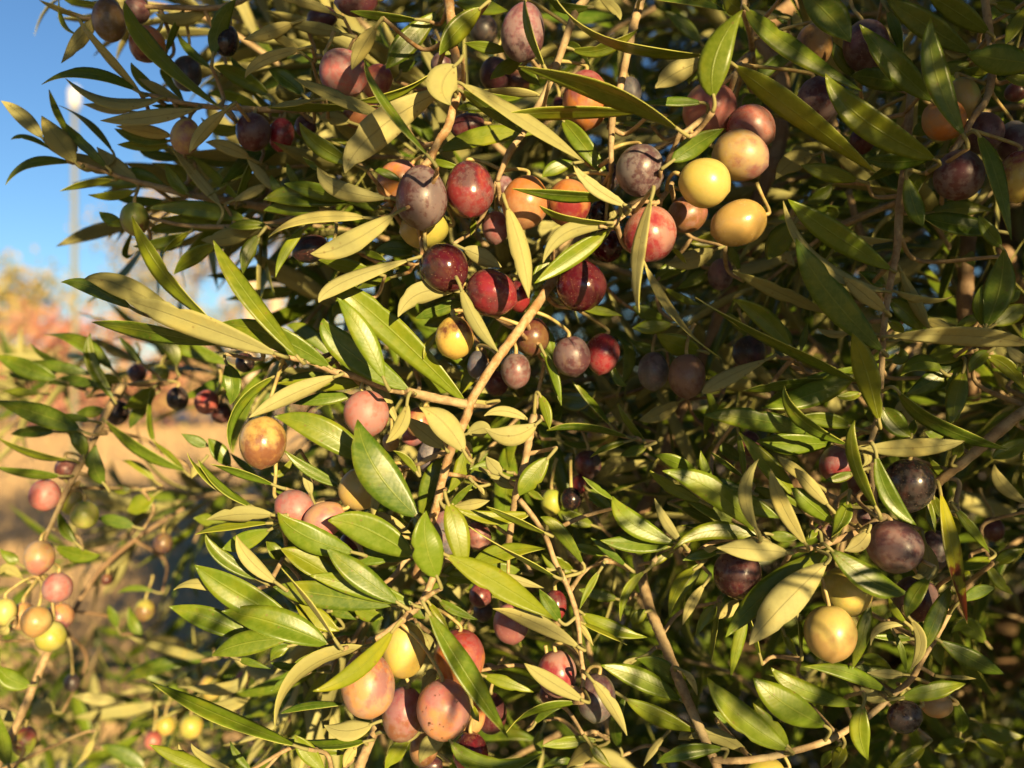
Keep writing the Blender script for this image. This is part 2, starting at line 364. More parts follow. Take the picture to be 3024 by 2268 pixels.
LV['A2'] = """60,-10 270,20 510,110 90 u 30;650,90 900,135 1200,160 56 t 14;660,570 740,400 860,215 140 u -10;940,560 1110,350 1370,90 200 t 20;1375,450 1500,270 1720,60 185 t 0
190,640 560,805 940,960 115 u -4;770,490 900,790 1290,1280 76 t -26;605,1415 850,1080 1420,720 285 u -8;1470,860 1395,700 1510,530 275 u -20;2560,1325 2000,945 1555,685 95 u -14
2060,1100 1760,880 1550,740 85 t -2;235,1000 400,1190 700,1350 150 t 4;380,1370 560,1545 960,1620 155 u 6;2230,1080 1740,1110 1380,1240 165 t 24;2020,540 2780,760 3330,1060 160 t -26
1890,940 2400,915 3010,920 95 t -10;1790,650 1900,570 2040,500 125 t 26;1580,350 1750,385 1930,410 95 t 22;2075,-30 2110,230 2240,560 62 t -22;1660,745 1930,750 2200,780 75 u 14
700,820 990,770 1320,590 56 t -2;-30,880 350,880 920,870 66 t 16;10,875 150,850 350,820 46 u 10;-20,570 110,640 270,780 150 t 34;390,970 500,960 650,1000 120 u 40;1940,90 1750,60 1500,20 125 t 24
100,190 350,230 600,280 105 u 36;110,1500 330,1550 660,1630 140 t 22;-60,1630 250,1600 680,1660 190 t 26;1560,1365 1420,1340 1310,1300 60 t 16;820,1370 930,1410 1070,1480 66 t 20
480,1140 560,1150 640,1170 40 t 44;260,1280 330,1340 400,1390 50 t 30;130,1330 170,1430 230,1520 70 t 40;0,1430 40,1520 90,1600 80 t 44;1300,300 1370,390 1500,480 60 t 30;1480,900 1700,860 1900,900 110 t 34
1200,500 1100,540 1060,590 90 t 44;2050,800 1850,800 1650,760 60 t 26;640,1650 900,1620 1100,1560 80 t 40;0,300 100,330 260,440 80 u 34;1700,1400 1500,1380 1340,1250 60 t 34;2200,700 2100,610 2020,560 100 t 30"""
LV['A3'] = """100,-40 560,330 1345,450 115 t -8;1640,80 1420,450 1405,800 275 t -30;2735,1415 2080,920 1575,535 200 t -12;2620,748 2010,370 1670,70 150 t -6;800,845 1050,830 1310,840 76 t 8
1490,1050 1260,1180 1060,1320 180 t -12;925,720 1090,600 1360,480 190 u 24;570,1500 350,1200 170,980 155 t 20;252,1320 400,1510 690,1680 110 u -14;-240,1540 200,1595 560,1600 95 t -12
790,235 500,400 240,400 105 t 18;1500,90 1200,5 860,-20 70 t 16;1480,-60 1560,40 1650,70 150 t 10;0,1450 110,1370 270,1330 120 t 18;640,165 600,80 470,-20 80 u 34;1200,690 1250,570 1350,560 120 t 30
640,1850 560,1700 480,1600 40 t 30;870,1050 780,1020 640,1010 45 t 28;1150,950 1080,980 980,1000 90 t 40;1640,880 1680,820 1760,790 80 t 44;1760,770 1770,830 1700,880 60 t 40;2000,380 1850,560 1700,640 110 t 60
1800,620 1900,520 2050,470 120 t 66;400,560 300,400 180,360 60 t 50;1000,90 1150,200 1300,350 120 t 80;1560,100 1750,120 1950,140 80 u 60;1850,50 1980,150 2150,200 80 t 66;2060,90 2080,170 2130,250 70 u 60;60,-20 180,60 400,60 90 t 20"""
LV['A4'] = """795,345 640,150 400,-80 270 t -4;870,200 1120,500 1470,830 225 t -2;1450,145 1490,600 1725,1115 205 t -20;590,600 880,960 1495,1305 250 t -12;800,620 1010,640 1320,720 180 t 14
390,1350 600,1410 860,1475 140 t 12;900,1290 1150,1320 1460,1290 140 t 12;630,330 720,480 830,630 115 t 20;1745,440 1990,480 2300,520 250 t -6;2060,640 2150,650 2290,690 100 t 4
1080,-20 1400,200 1790,440 210 t 16;1420,-60 1650,90 1930,270 180 t 12;2060,360 2130,230 2250,40 110 t 10;2110,1960 1970,1400 1840,1105 120 t -10;1220,475 1170,250 1095,75 95 t 16
1290,1720 1320,1500 1440,1370 130 t 8;1380,1500 1480,1380 1560,1310 90 u 8;185,1465 310,1330 490,1265 180 u 24;920,1480 1080,1400 1200,1340 80 t 20;1700,560 1850,580 1960,540 80 t 22;1560,400 1640,440 1760,440 70 u 20
2180,100 2080,60 1960,30 100 t 20;1940,180 1990,100 2080,200 110 t 34;1450,560 1600,560 1780,500 110 t 40;1300,1100 1370,1060 1480,1000 120 t 40;1000,1300 1150,1180 1300,1100 110 t 50;640,1500 560,1590 420,1659 120 t 50;1880,1500 1860,1400 1900,1300 90 t 40"""
LV['B1'] = """1078,108 1330,560 1722,952 112 t -16;1742,303 2000,720 2440,1265 150 t -18;688,620 1000,680 1500,960 195 u -14;1025,788 1500,950 2270,1235 215 u -22;500,645 750,690 1080,860 125 t -4
750,970 1180,1040 1790,1155 145 t -8;1785,985 2200,1070 2700,1345 215 t -6;1420,580 1570,440 1780,330 135 t 50;1320,420 1420,320 1560,230 46 t 60;1985,575 2020,410 2120,260 120 t 40
1090,352 1300,330 1540,240 95 t 60;810,70 900,130 1010,160 95 t 60;870,182 980,160 1100,150 70 t 60;1200,40 1600,50 2010,130 150 t 64;1260,130 1560,160 1880,180 150 t 68;1640,300 1850,280 2090,200 150 u 50
1870,190 2000,180 2190,180 90 t 44;740,1060 750,1300 925,1600 115 t 100;360,1078 640,1130 920,1360 135 t 110;1200,1110 1380,1150 1440,1340 150 t 110;1280,1110 1520,1180 1890,1320 140 t 116
970,1090 1060,1190 1170,1310 56 t 130;240,1140 350,1240 490,1310 56 t 150;180,1300 450,1330 750,1400 95 t 130;-40,1240 200,1340 470,1440 160 t 124;20,1530 160,1540 330,1555 66 t 140
380,1480 600,1450 820,1500 95 t 130;1880,1645 1900,1480 1850,1310 155 t 20;1500,240 1400,330 1210,340 110 t 76;1220,220 1400,200 1700,180 110 t 70;1140,380 1020,420 1100,200 30 t 90;540,1330 330,1400 60,1400 90 t 150;1000,1480 880,1440 760,1540 110 t 134"""
LV['B2'] = """325,412 600,345 1010,90 195 u -14;-20,280 290,130 780,120 95 u 4;38,605 120,390 280,200 85 t 14;390,812 600,640 1140,460 115 u -2;470,640 900,960 1610,1650 250 t 14
390,465 600,510 840,570 135 t 20;540,772 740,1050 925,1440 185 t -24;428,940 600,1180 1135,1530 250 t -4;1070,1880 830,1400 560,1200 140 u 14;1038,930 1210,740 1510,720 190 u 2
1180,940 1370,870 1610,790 115 t 18;1862,1222 1680,980 1550,690 120 u -12;1885,522 1720,440 1570,370 155 u 4;2105,778 2050,420 1925,20 170 u -22;942,470 850,425 750,400 62 t 16;820,548 890,510 970,500 50 t 18
1248,1272 1290,1150 1400,1020 62 t 14;2160,710 2190,600 2270,430 120 t 18;850,390 1000,370 1180,400 150 t 30;700,700 850,640 1000,600 80 t 34;510,930 560,850 640,820 130 t 40;1400,1240 1500,1260 1620,1380 60 t 50
1500,1480 1380,1500 1240,1400 110 t 30;130,1000 300,1060 480,1250 130 t 60;40,1480 250,1420 460,1400 70 t 24;2212,1000 2260,900 2300,820 80 t 40;600,-20 780,0 900,30 110 t 26;-60,60 200,20 420,40 170 t 30
1630,260 1650,190 1640,120 60 t 20;1250,1000 1380,950 1450,900 130 t 50"""
LV['B3'] = """797,897 780,470 895,-40 122 u -32;1472,1275 1120,960 840,500 92 u -4;1253,768 1850,1100 2600,1470 120 t -8;1560,780 1800,930 2035,1175 165 t 14;1550,550 1900,710 2330,900 120 u 10
-60,655 240,440 565,215 160 t -4;8,490 200,240 560,185 135 u -12;655,920 480,880 330,865 76 t 12;740,1020 880,1010 1070,990 125 t 26;935,1060 1090,1150 1290,1205 190 t 32;1000,490 1200,460 1420,380 170 u 34
1310,1560 1480,1440 1840,1275 140 u 20;155,1640 110,1430 20,1230 72 t 20;590,60 580,90 560,130 60 u 0;1180,495 1130,430 1060,360 40 t 20;-20,20 200,120 560,160 45 t -14;1300,830 1150,780 1000,690 60 t 50
1100,700 1250,620 1350,560 110 t 60;1450,280 1550,400 1620,560 70 t 40;1850,460 1930,330 2040,180 190 t 24;2070,520 2000,440 1950,420 90 u 50;900,680 1020,560 1200,520 120 t 60;700,1100 850,1190 950,1200 100 t 70;1500,900 1570,960 1700,1100 70 t 60
740,840 860,900 1000,960 130 t 66;0,1000 50,1100 100,1300 90 t 50;620,1100 720,1250 640,1500 100 t 80;1200,320 1350,300 1480,240 130 t 60"""
LV['B4'] = """348,285 620,740 1065,1215 265 t -14;245,-20 520,470 1090,720 98 u -6;285,-30 640,240 1140,550 215 t 2;732,600 890,730 1085,885 135 u -10;680,228 860,300 1155,300 66 u 10;1645,752 1430,800 1160,720 60 u 4
1445,1040 1340,850 1195,535 105 u 6;1385,1055 1270,910 1110,790 160 t 12;2280,1160 1800,1085 1120,1085 165 u -14;2045,378 2010,700 1895,1015 235 t -4;1875,665 1840,830 1890,1010 90 t 0
1355,110 1620,170 2010,230 195 t 16;1390,190 1320,40 1250,-220 150 t 2;1840,100 1920,230 2025,360 120 t 6;1650,1020 1530,1000 1410,945 95 u 12;1645,1015 1740,975 1840,920 95 t 10;525,1020 650,1070 790,1060 62 u 10
760,1070 900,990 1050,945 62 u 8;1420,1300 1570,1230 1760,1170 190 t 14;1205,1410 1370,1300 1545,1375 155 t 8;1240,1570 1500,1430 1770,1240 190 t 12;1765,1385 1830,1280 1925,1210 115 t 6;1700,1700 1650,1500 1740,1330 170 t 10
2250,1560 2080,1340 1905,1255 120 t 8;1230,1060 1180,1010 1100,960 80 t 10;110,465 200,310 340,160 185 t 30;100,1000 230,1050 300,1180 110 t 50;360,1600 460,1500 640,1400 120 t 40;1200,1180 1210,1260 1110,1280 110 t 20
850,1330 560,1450 250,1560 150 t 24;100,1640 430,1500 860,1380 180 t 22;2200,820 2120,900 1960,1000 160 t 22;2180,700 2120,760 2060,800 100 t 34;440,980 420,1080 390,1200 60 t 30;1960,60 1700,40 1450,80 150 t 30;1540,1120 1350,1100 1180,1120 50 u 20
2060,1140 2140,1240 2260,1290 90 u 30;600,30 650,80 560,130 120 t 50;520,520 700,600 860,640 130 t 50;860,560 980,620 1080,680 110 t 40"""
LV['C1'] = """-60,225 300,330 655,475 185 t 80;480,350 600,370 740,395 66 t 90;-20,530 250,650 560,710 56 t 90;-40,770 200,825 500,845 76 t 84;785,590 770,760 850,910 145 t 92;1510,795 1180,650 860,395 95 t 96
545,485 640,550 685,690 120 t 88;90,505 260,480 450,485 105 t 110;1688,1203 1950,1160 2240,1165 145 u -6;1595,1322 1850,1260 2200,1230 66 t 2;1720,748 1960,815 2240,920 76 t 10;1530,660 1700,860 2070,1100 80 t 12
1618,715 1790,930 2050,1100 56 t 8;1815,1440 1990,1380 2210,1280 155 t 6;1930,1330 2030,1520 2260,1720 125 u -8;1678,1320 1800,1500 2110,1690 115 t 4;1590,1572 1920,1790 2420,2060 265 t -6;1880,625 1930,300 2240,30 80 t 6
620,330 740,320 860,300 100 t 110;1010,290 1150,220 1260,120 150 t 130;1060,460 1130,330 1250,200 110 t 140;820,1490 640,1490 450,1420 130 t 104;480,1130 520,1270 620,1390 95 t 96;800,1190 930,1210 1100,1260 110 t 130;1000,720 1130,770 1260,880 70 t 130
1240,110 1210,400 1260,560 46 t 110;1250,560 1380,680 1500,800 46 t 110;0,1440 80,1510 150,1560 90 t 110;1040,1130 1150,1080 1260,1000 170 t 150;1700,540 1780,640 1880,770 140 t 60;1480,500 1600,560 1700,600 90 t 70;900,950 980,960 1080,960 80 t 140
1880,660 1990,760 2110,860 60 t 60;1560,870 1590,800 1640,740 70 u 60;1580,1190 1750,1210 1960,1250 130 t 90;0,1650 60,1600 180,1680 90 u 110"""
LV['C2'] = """28,360 400,470 830,755 240 t -4;708,383 850,780 1200,1185 335 t -20;940,575 1060,430 1112,250 120 u -16;1215,285 1400,400 1580,650 230 u -20;1075,360 1250,490 1410,615 150 u 0;1440,985 1570,740 1600,400 130 t 22
1215,1190 1310,900 1430,690 180 t 24;1745,455 1960,520 2175,415 180 u -6;1795,465 1720,460 1600,500 135 u 6;1740,355 1900,315 2100,385 90 u 14;1758,685 1810,760 1885,830 115 u 2;2028,1005 2110,880 2270,690 180 t -4
1785,1045 1640,1075 1490,1090 95 u 14;1495,1100 1800,1190 2120,1155 120 t 8;1268,1130 1265,1390 1360,1680 275 t -28;1575,1650 1530,1340 1445,1065 205 t -14;465,1210 760,1270 1165,1505 280 t -16;366,1185 450,1210 540,1270 92 u -4
55,1140 270,1330 680,1470 230 t -8;78,1440 300,1550 600,1740 210 t -4;453,1428 700,1640 1045,1885 205 t -18;228,1440 340,1465 490,1545 112 u 0;405,1565 800,1500 1170,1495 160 t 6;1608,1250 1950,1460 2330,1670 42 t -10
1760,1095 2000,1200 2260,1320 42 t -6;2312,2015 1850,1720 1430,1490 235 t -16;2240,1440 1900,1470 1650,1560 160 t 10;105,630 300,790 570,930 95 t 14;840,1195 840,1080 905,945 85 u -6;1140,1310 1000,1240 850,1140 105 u 12
-180,370 150,190 540,30 155 u -8;40,85 400,95 760,85 115 t 12;180,255 400,215 660,190 120 t 16;-40,1380 30,1450 100,1530 120 t 20;0,950 100,980 160,1000 50 t 20;0,820 80,820 180,700 60 t 40;500,330 550,380 610,440 40 u 20
1660,900 1560,990 1470,1090 60 t 10;1500,1000 1600,950 1700,930 50 t 16;1650,650 1600,600 1560,560 70 u 20;2020,940 1900,900 1780,830 80 u 16;1620,790 1780,770 1900,800 110 t 34;1740,1000 1720,960 1680,920 35 u 10;260,810 300,900 330,1000 70 u 20
1000,640 1100,700 1200,830 60 t 14;1550,180 1620,30 1700,-100 120 t 40;1130,1240 1090,1130 1060,1020 110 t 40;2230,1040 2160,1000 2090,960 60 t 40;1240,1900 1400,1700 1500,1560 90 t 20;1700,1620 1860,1600 2060,1640 110 t 36;1450,230 1600,260 1780,240 90 u 36"""
LV['C3'] = """1318,350 1720,380 2270,500 180 t -4;1980,108 2110,370 2500,590 118 t -14;1645,150 1900,110 2330,60 95 t 12;1605,485 1830,740 2060,1000 160 t 4;985,803 1400,960 1750,1300 225 t -14;883,800 1050,930 1310,1060 110 t -2
1195,1060 1400,1140 1650,1245 110 t 4;1940,1190 1700,1080 1460,985 175 t -4;918,675 1100,740 1310,870 130 t 12;1298,638 1330,770 1400,900 76 t 0;1380,650 1510,745 1670,870 40 t 10;1240,870 1430,900 1680,975 100 t 6
1772,705 1660,980 1760,1290 115 u -24;1868,785 1960,1080 2160,1410 135 u -18;1075,1440 1400,1290 1830,1370 150 t -10;1428,1430 1700,1440 2020,1475 200 u -22;578,1010 740,1230 1100,1395 190 t -8;478,1370 760,1400 1110,1385 160 t -2
333,850 450,945 590,1040 46 t 4;920,1028 1010,1220 1140,1385 88 u -10;1140,1250 1500,1280 1780,1330 66 t 4;2095,1355 1980,1345 1860,1320 95 t 2;2140,1150 1960,1090 1790,1045 95 u -2;-10,1180 140,1290 340,1570 115 t 4
230,1420 360,1440 520,1490 86 t 20;400,1350 530,1450 690,1580 66 t 4;1150,1535 1290,1490 1450,1470 85 t 4;1440,1440 1380,1440 1300,1480 60 u 4;640,680 740,645 860,600 95 t 30;395,695 520,620 690,565 56 t 30;40,475 320,445 710,530 56 t 34
620,250 700,400 840,570 56 t 36;240,60 420,260 560,430 50 t 44;790,390 950,340 1120,240 135 u 60;60,465 40,330 -20,180 90 t 10;1660,880 1640,720 1605,490 60 t 14;160,270 120,130 60,0 60 t 24;130,1140 230,1180 420,1250 130 t 60
1040,2000 1110,1750 1260,1600 110 t 6;640,2030 690,1790 850,1620 80 t 8;1060,1970 1170,1730 1310,1560 115 t 14;1150,2060 1220,1890 1330,1730 84 u 4;860,1600 960,1530 1060,1460 60 t 14;0,1480 120,1560 260,1620 140 t 30;0,1590 60,1620 130,1620 50 u 20
1460,560 1520,640 1650,720 110 t 60;1300,100 1380,220 1420,460 60 t 60;700,100 620,60 560,-100 70 t 40;560,520 360,600 160,560 50 t 70;1330,540 1370,350 1440,240 90 t 70;600,1150 480,1050 380,960 120 t 60;1690,1330 1400,1210 1120,1100 120 t 30;2000,1040 1800,1000 1560,990 110 t 22"""
LV['C4'] = """810,-320 920,-20 1030,405 205 t -14;828,388 820,700 1010,1115 110 t -24;1330,1245 1110,1010 1005,670 150 t -24;1725,560 1400,610 890,620 155 u -14;2075,625 1520,430 1185,155 112 t -10;1290,525 1160,420 1055,280 185 t 12
1615,425 1660,200 1720,-20 165 t 6;1955,705 2070,640 2280,540 135 t 6;640,1345 730,1200 775,1050 140 t -12;890,770 940,700 880,620 66 u -8;745,1455 860,1400 945,1285 130 u -6;1970,750 2030,910 2240,1070 112 u 20
1930,1470 1790,1280 1650,1110 86 t 10;1670,1610 1800,1570 1945,1515 115 t 10;1300,1670 1430,1600 1400,1380 160 u 4;70,290 450,190 840,15 210 t 8;25,560 300,580 650,580 190 t 14;330,380 560,380 800,440 130 t 8;310,945 440,1050 660,1235 165 t -8
200,678 330,790 520,915 100 u -4;340,780 450,910 620,1095 115 u -12;1490,1310 1450,1200 1440,1040 80 t 6;1530,1190 1500,1100 1470,1010 90 t 14;1690,540 1680,620 1640,700 90 t 2;1430,690 1500,780 1560,860 60 t 14;1690,1320 1640,1240 1600,1180 110 t 16
590,880 700,860 820,820 80 t 0;1400,480 1470,510 1560,500 90 t 12;0,930 200,1020 420,1130 110 t 14;1320,380 1310,440 1290,520 70 t 16;2130,1180 2180,1150 2240,1140 80 t 30;1700,260 1640,340 1600,420 100 t 14;900,290 950,330 990,420 80 t 20;1150,320 1250,280 1290,420 130 u 30
440,1370 480,1330 520,1290 60 t 0;1100,1110 960,1080 800,1090 70 t 14;680,190 760,200 880,170 80 t 24;560,480 640,520 760,560 90 t 40;2200,1440 2080,1500 1980,1560 110 t 40"""
LV['D1'] = """1418,205 1600,150 1860,235 90 u 4;1810,380 2250,480 2690,660 270 t -8;1728,742 2000,640 2370,600 205 t 2;1228,955 1720,1200 2420,1480 140 t -12;1218,1468 1450,1570 1760,1700 110 t -4;1460,1465 1540,1600 1690,1680 110 u 0
1560,1458 1660,1570 1900,1680 60 u -4;-40,800 80,930 250,985 155 t 90;0,1230 20,1450 70,1640 125 t 84;1380,340 1700,440 2060,600 200 t 24;590,1070 780,1090 960,1120 105 u 200;960,230 1100,190 1260,220 50 t 200
0,1180 60,1230 160,1260 90 u 110;820,1480 1000,1540 1180,1659 130 t 180;1880,1440 1940,1560 2050,1680 60 t 30;250,1230 330,1180 440,1200 190 u 200;-20,540 30,540 60,500 80 u 90;0,820 -40,750 -60,700 80 t 90
2212,850 2050,800 1950,770 60 t 16;2000,830 1900,1000 1520,1000 110 u 90;1640,1130 1850,1150 2050,1060 110 u 110;600,1660 700,1540 760,1420 60 u 160;1050,340 1090,480 1160,600 90 t 200;880,330 920,420 960,520 80 t 210"""
LV['D2'] = """18,180 400,240 1010,330 225 t -4;318,88 700,170 1170,330 180 t -8;85,25 300,290 530,620 48 u -22;343,1032 690,870 1000,530 155 t -22;35,1355 230,900 780,665 155 u -12;1935,1412 1600,900 1285,385 185 t -28
80,1215 300,1150 610,1140 56 t 14;435,1310 620,1355 830,1300 175 u 6;-40,1395 350,1480 780,1440 86 t 6;195,1390 290,1520 440,1690 140 t -4;2215,1540 1780,1650 1465,1435 160 t -14;1812,358 2150,470 2525,680 150 u -10
2070,805 2260,940 2555,1110 130 u -18;1920,1372 2140,1190 2500,1125 76 t 2;2145,1040 1930,965 1735,905 105 t 8;1235,1010 1290,920 1350,870 105 u 20;1215,1620 1290,1480 1430,1420 160 u 12;930,1680 1020,1530 1140,1430 140 t 10
595,1660 640,1560 700,1480 95 u 10;1720,130 1560,110 1430,90 125 t 14;1690,450 1500,370 1370,280 80 t 14;920,440 800,400 680,360 135 t 12;560,540 380,440 200,310 165 t 6;2230,190 2020,130 1840,60 76 u 6;1455,545 1380,430 1290,310 60 t 4
0,380 150,480 470,660 60 t 30;0,800 150,840 400,870 60 t 20;0,1030 100,970 200,930 80 t 30;160,850 300,760 560,680 50 t 30;1300,720 1290,640 1240,560 90 u 20;1700,1280 1660,1210 1640,1140 70 t -4;520,340 420,470 560,520 90 t 30;1000,1170 850,1230 760,1190 70 u 30
0,780 60,700 160,660 110 t 14;2212,960 2000,940 1800,880 110 t 26;1010,1460 1050,1430 960,1380 90 u 16;380,1540 480,1530 600,1540 60 t 20;700,450 560,390 480,380 90 t 20;2212,1560 2180,1450 2212,1350 90 t 60;1260,440 1200,380 1160,330 130 t 16"""
LV['D3'] = """695,1395 570,1150 410,940 110 u -14;860,592 560,520 330,395 135 t 12;695,655 520,560 330,475 46 t 4;480,820 800,930 1145,1110 185 t 14;1275,1365 950,1240 680,1090 155 t 12;770,770 960,830 1110,985 155 t 20;940,1622 1150,1530 1485,1500 130 t -4
1190,1430 1400,1390 1705,1560 120 u 10;1350,918 1600,1230 2015,1510 240 t -12;1725,920 1975,1130 2320,1320 265 t -6;1500,592 1830,240 2330,-110 225 t -2;1693,655 1960,330 2330,-20 290 u -14;2120,700 2110,560 2090,430 30 t 2
1540,930 1600,650 1670,420 100 t 14;1385,800 1410,600 1440,400 50 t 16;1255,585 1330,440 1420,330 100 t 20;200,1659 320,1540 470,1480 150 u 20;570,1659 470,1560 400,1470 80 t 14;0,1480 200,1450 460,1430 100 t 24;310,360 380,200 470,50 60 t 20
-20,200 60,330 150,460 120 t -6;300,200 450,240 620,280 110 t 30;2080,740 2020,650 1980,560 60 t 16;1700,420 1730,560 1780,740 40 t 16;1800,900 1950,960 2100,1000 110 t 30;640,840 700,800 800,760 50 u 20;1270,1070 1220,940 1140,860 60 u 10;1110,1430 1180,1380 1240,1380 110 u 16
420,660 360,560 300,480 50 u 4;160,1170 30,1210 -60,1300 60 t 4;830,1640 900,1520 1000,1400 60 u 30;1440,440 1520,380 1600,280 110 u 26;0,1659 140,1600 260,1620 70 t 30;740,500 780,430 860,380 110 t 34;700,1040 600,1300 640,1500 120 t 50;1400,1200 1500,1260 1600,1330 80 t 50;1650,1520 1560,1460 1500,1380 60 t 40"""
LV['D4'] = """1255,225 980,140 630,-130 230 t -14;1748,482 1640,-20 1530,-590 130 y -6;1975,190 1850,215 1700,295 105 t 2;1390,710 1470,480 1620,170 140 t 0;808,855 890,590 950,320 125 t 4;2045,890 1800,780 1515,615 165 t 4
1540,820 1500,700 1500,560 110 t 16;1735,970 1500,1020 1205,1085 145 t -4;418,830 760,880 1090,1030 130 t 6;148,840 400,1020 860,1150 160 t 10;940,1595 870,1370 900,1145 165 t -8;930,880 1080,890 1240,900 76 u 12
885,990 960,1070 1140,1085 120 u 10;960,660 1040,510 1250,490 66 u 2;1280,860 1370,640 1280,440 96 u 0;1255,430 1310,270 1440,100 135 t -14;1105,255 1160,380 1250,475 60 t 0;940,580 1120,595 1300,605 60 t 14
640,1700 700,1560 740,1480 120 t 4;1480,1520 1600,1490 1720,1440 140 t 60;2120,240 2000,130 1900,-20 90 t 30;1250,880 1210,700 1150,560 50 t 12;1820,930 1700,920 1590,915 30 u 10;230,540 280,620 350,740 60 t 30;380,420 385,560 395,700 36 t 14
2212,1400 2000,1380 1850,1300 150 t 70;0,1130 140,1320 290,1490 150 t -10;1620,560 1740,500 1900,640 160 t 60;560,1659 600,1580 660,1520 80 t 20;1680,120 1720,60 1750,30 90 t 14;2060,1600 1950,1500 1800,1440 130 t 60;1100,1659 1250,1580 1400,1480 120 t 40;1300,580 1330,400 1400,480 120 t 20
970,300 900,250 800,230 60 t 40;1640,1100 1700,1250 1690,1380 110 t 60;1150,880 1000,780 880,800 110 t 40"""

DARKSIGN = {}
def nearest_stem(p):
    best = None
    for k, s in STEMS.items():
        for i, c in enumerate(s['C']):
            d = c-p; e = d.x*d.x+d.z*d.z+d.y*d.y*.35
            if best is None or e < best[0]: best = (e, k, i)
    return math.sqrt(best[0]), best[1], best[2]
lrng = random.Random(5)
for tile, txt in LV.items():
    for line in txt.replace('\n', ';').split(';'):
        f = line.split()
        if len(f) < 6: continue
        tp, md, bs = [tuple(float(q) for q in f[i].split(',')) for i in range(3)]
        wpx, side, z = float(f[3]), f[4], float(f[5])
        d = D0+z/1000
        Lpx = math.hypot(tp[0]-md[0], tp[1]-md[1])+math.hypot(bs[0]-md[0], bs[1]-md[1])
        L = Lpx/K*d/F
        dz = lrng.uniform(-.12, .16)*L
        base = W(tile, *bs, d+max(0, dz)*.6+.001); mid = W(tile, *md, d); tip = W(tile, *tp, d+dz*.5-lrng.uniform(0, .05)*L)
        wa = wpx/K*d/F*.94
        wr = min(max(wa, L*lrng.uniform(.145, .18)), wa*3.2, .017)
        wr = max(wr, wa)
        tilt = math.acos(min(1, wa/wr)); sg = lrng.choice((-1, 1))
        tilt = sg*max(tilt, lrng.uniform(.05, .3))
        Vd = (CAM-mid).normalized(); T = (tip-base).normalized()
        N0 = (Vd-T*Vd.dot(T)).normalized()
        N0 = Matrix.Rotation(tilt, 3, T) @ N0
        if side == 'u': N0 = -N0
        dist, key, idx = nearest_stem(base)
        st = STEMS[key]
        st['leaves'].append(dict(base=base, mid=mid, tip=tip, w=wr, N=N0, side=side, dist=dist, idx=idx,
            fold=lrng.uniform(-.12, .34), tw=lrng.uniform(-.35, .35), ph=lrng.uniform(0, 6), curl=lrng.gauss(0, .4), shape=lrng.uniform(.78, .98)))
nleaf = 0
for key, s in STEMS.items():
    C = s['C']; root = thing('olive_branch', s['label'], 'branch', C[0], G_BR)
    s['root'] = root
    parts = [tube([c-C[0] for c in C], [r*(1+.13*math.sin(i*1.7+len(key))**6) for i, r in enumerate(s['rad'])], 9, .22, len(key))]
    twl = []
    for q in sorted(s['leaves'], key=lambda q: q['dist']):
        T = (q['mid']-q['base']).normalized(); c = C[q['idx']]
        if q['dist'] < .011: pet = c
        else:
            pet = q['base']-T*.0045+Vector((0, .001, 0))
            # a hidden side twig from the stem, swinging behind the leaf
            if q['dist'] < .055:
                near = None
                for tw in twl:
                    for p in tw:
                        e = (p-pet).length
                        if near is None or e < near[0]: near = (e, p)
                if near and near[0] < q['dist']*.75: src = near[1]
                else: src = c
                mp = (src+pet)*.5+Vector((0, .6*min(.05, (src-pet).length), -.06*(src-pet).length))
                pts = catmull([src, mp, pet], 5); n = len(pts)
                parts.append(tube([p-C[0] for p in pts], [.0011-.0004*i/n for i in range(n)], 6))
                if not near or near[0] > .006: twl.append(pts)
        me = leaf_mesh(q['base'], q['mid'], q['tip'], q['w'], q['N'], fold=q['fold'], shape=q['shape'], twist=q['tw'], curl=q['curl'], petiole=pet, ph=q['ph'])
        lo = link('leaf', me, LEAFM, root, q['base']-C[0]); nleaf += 1
        lo['yellowing'] = 0.75 if q['side'] == 'y' else (max(0.0, lrng.gauss(.06, .14)))
        if q['side'] == 'y': lo['browning'] = 1.0; lo['label'] = 'yellow-orange leaf with a brown spot'
    v, f = join(parts)
    link('stem', mesh('stem', v, f), s['bark'], root)
print('hero leaves', nleaf)

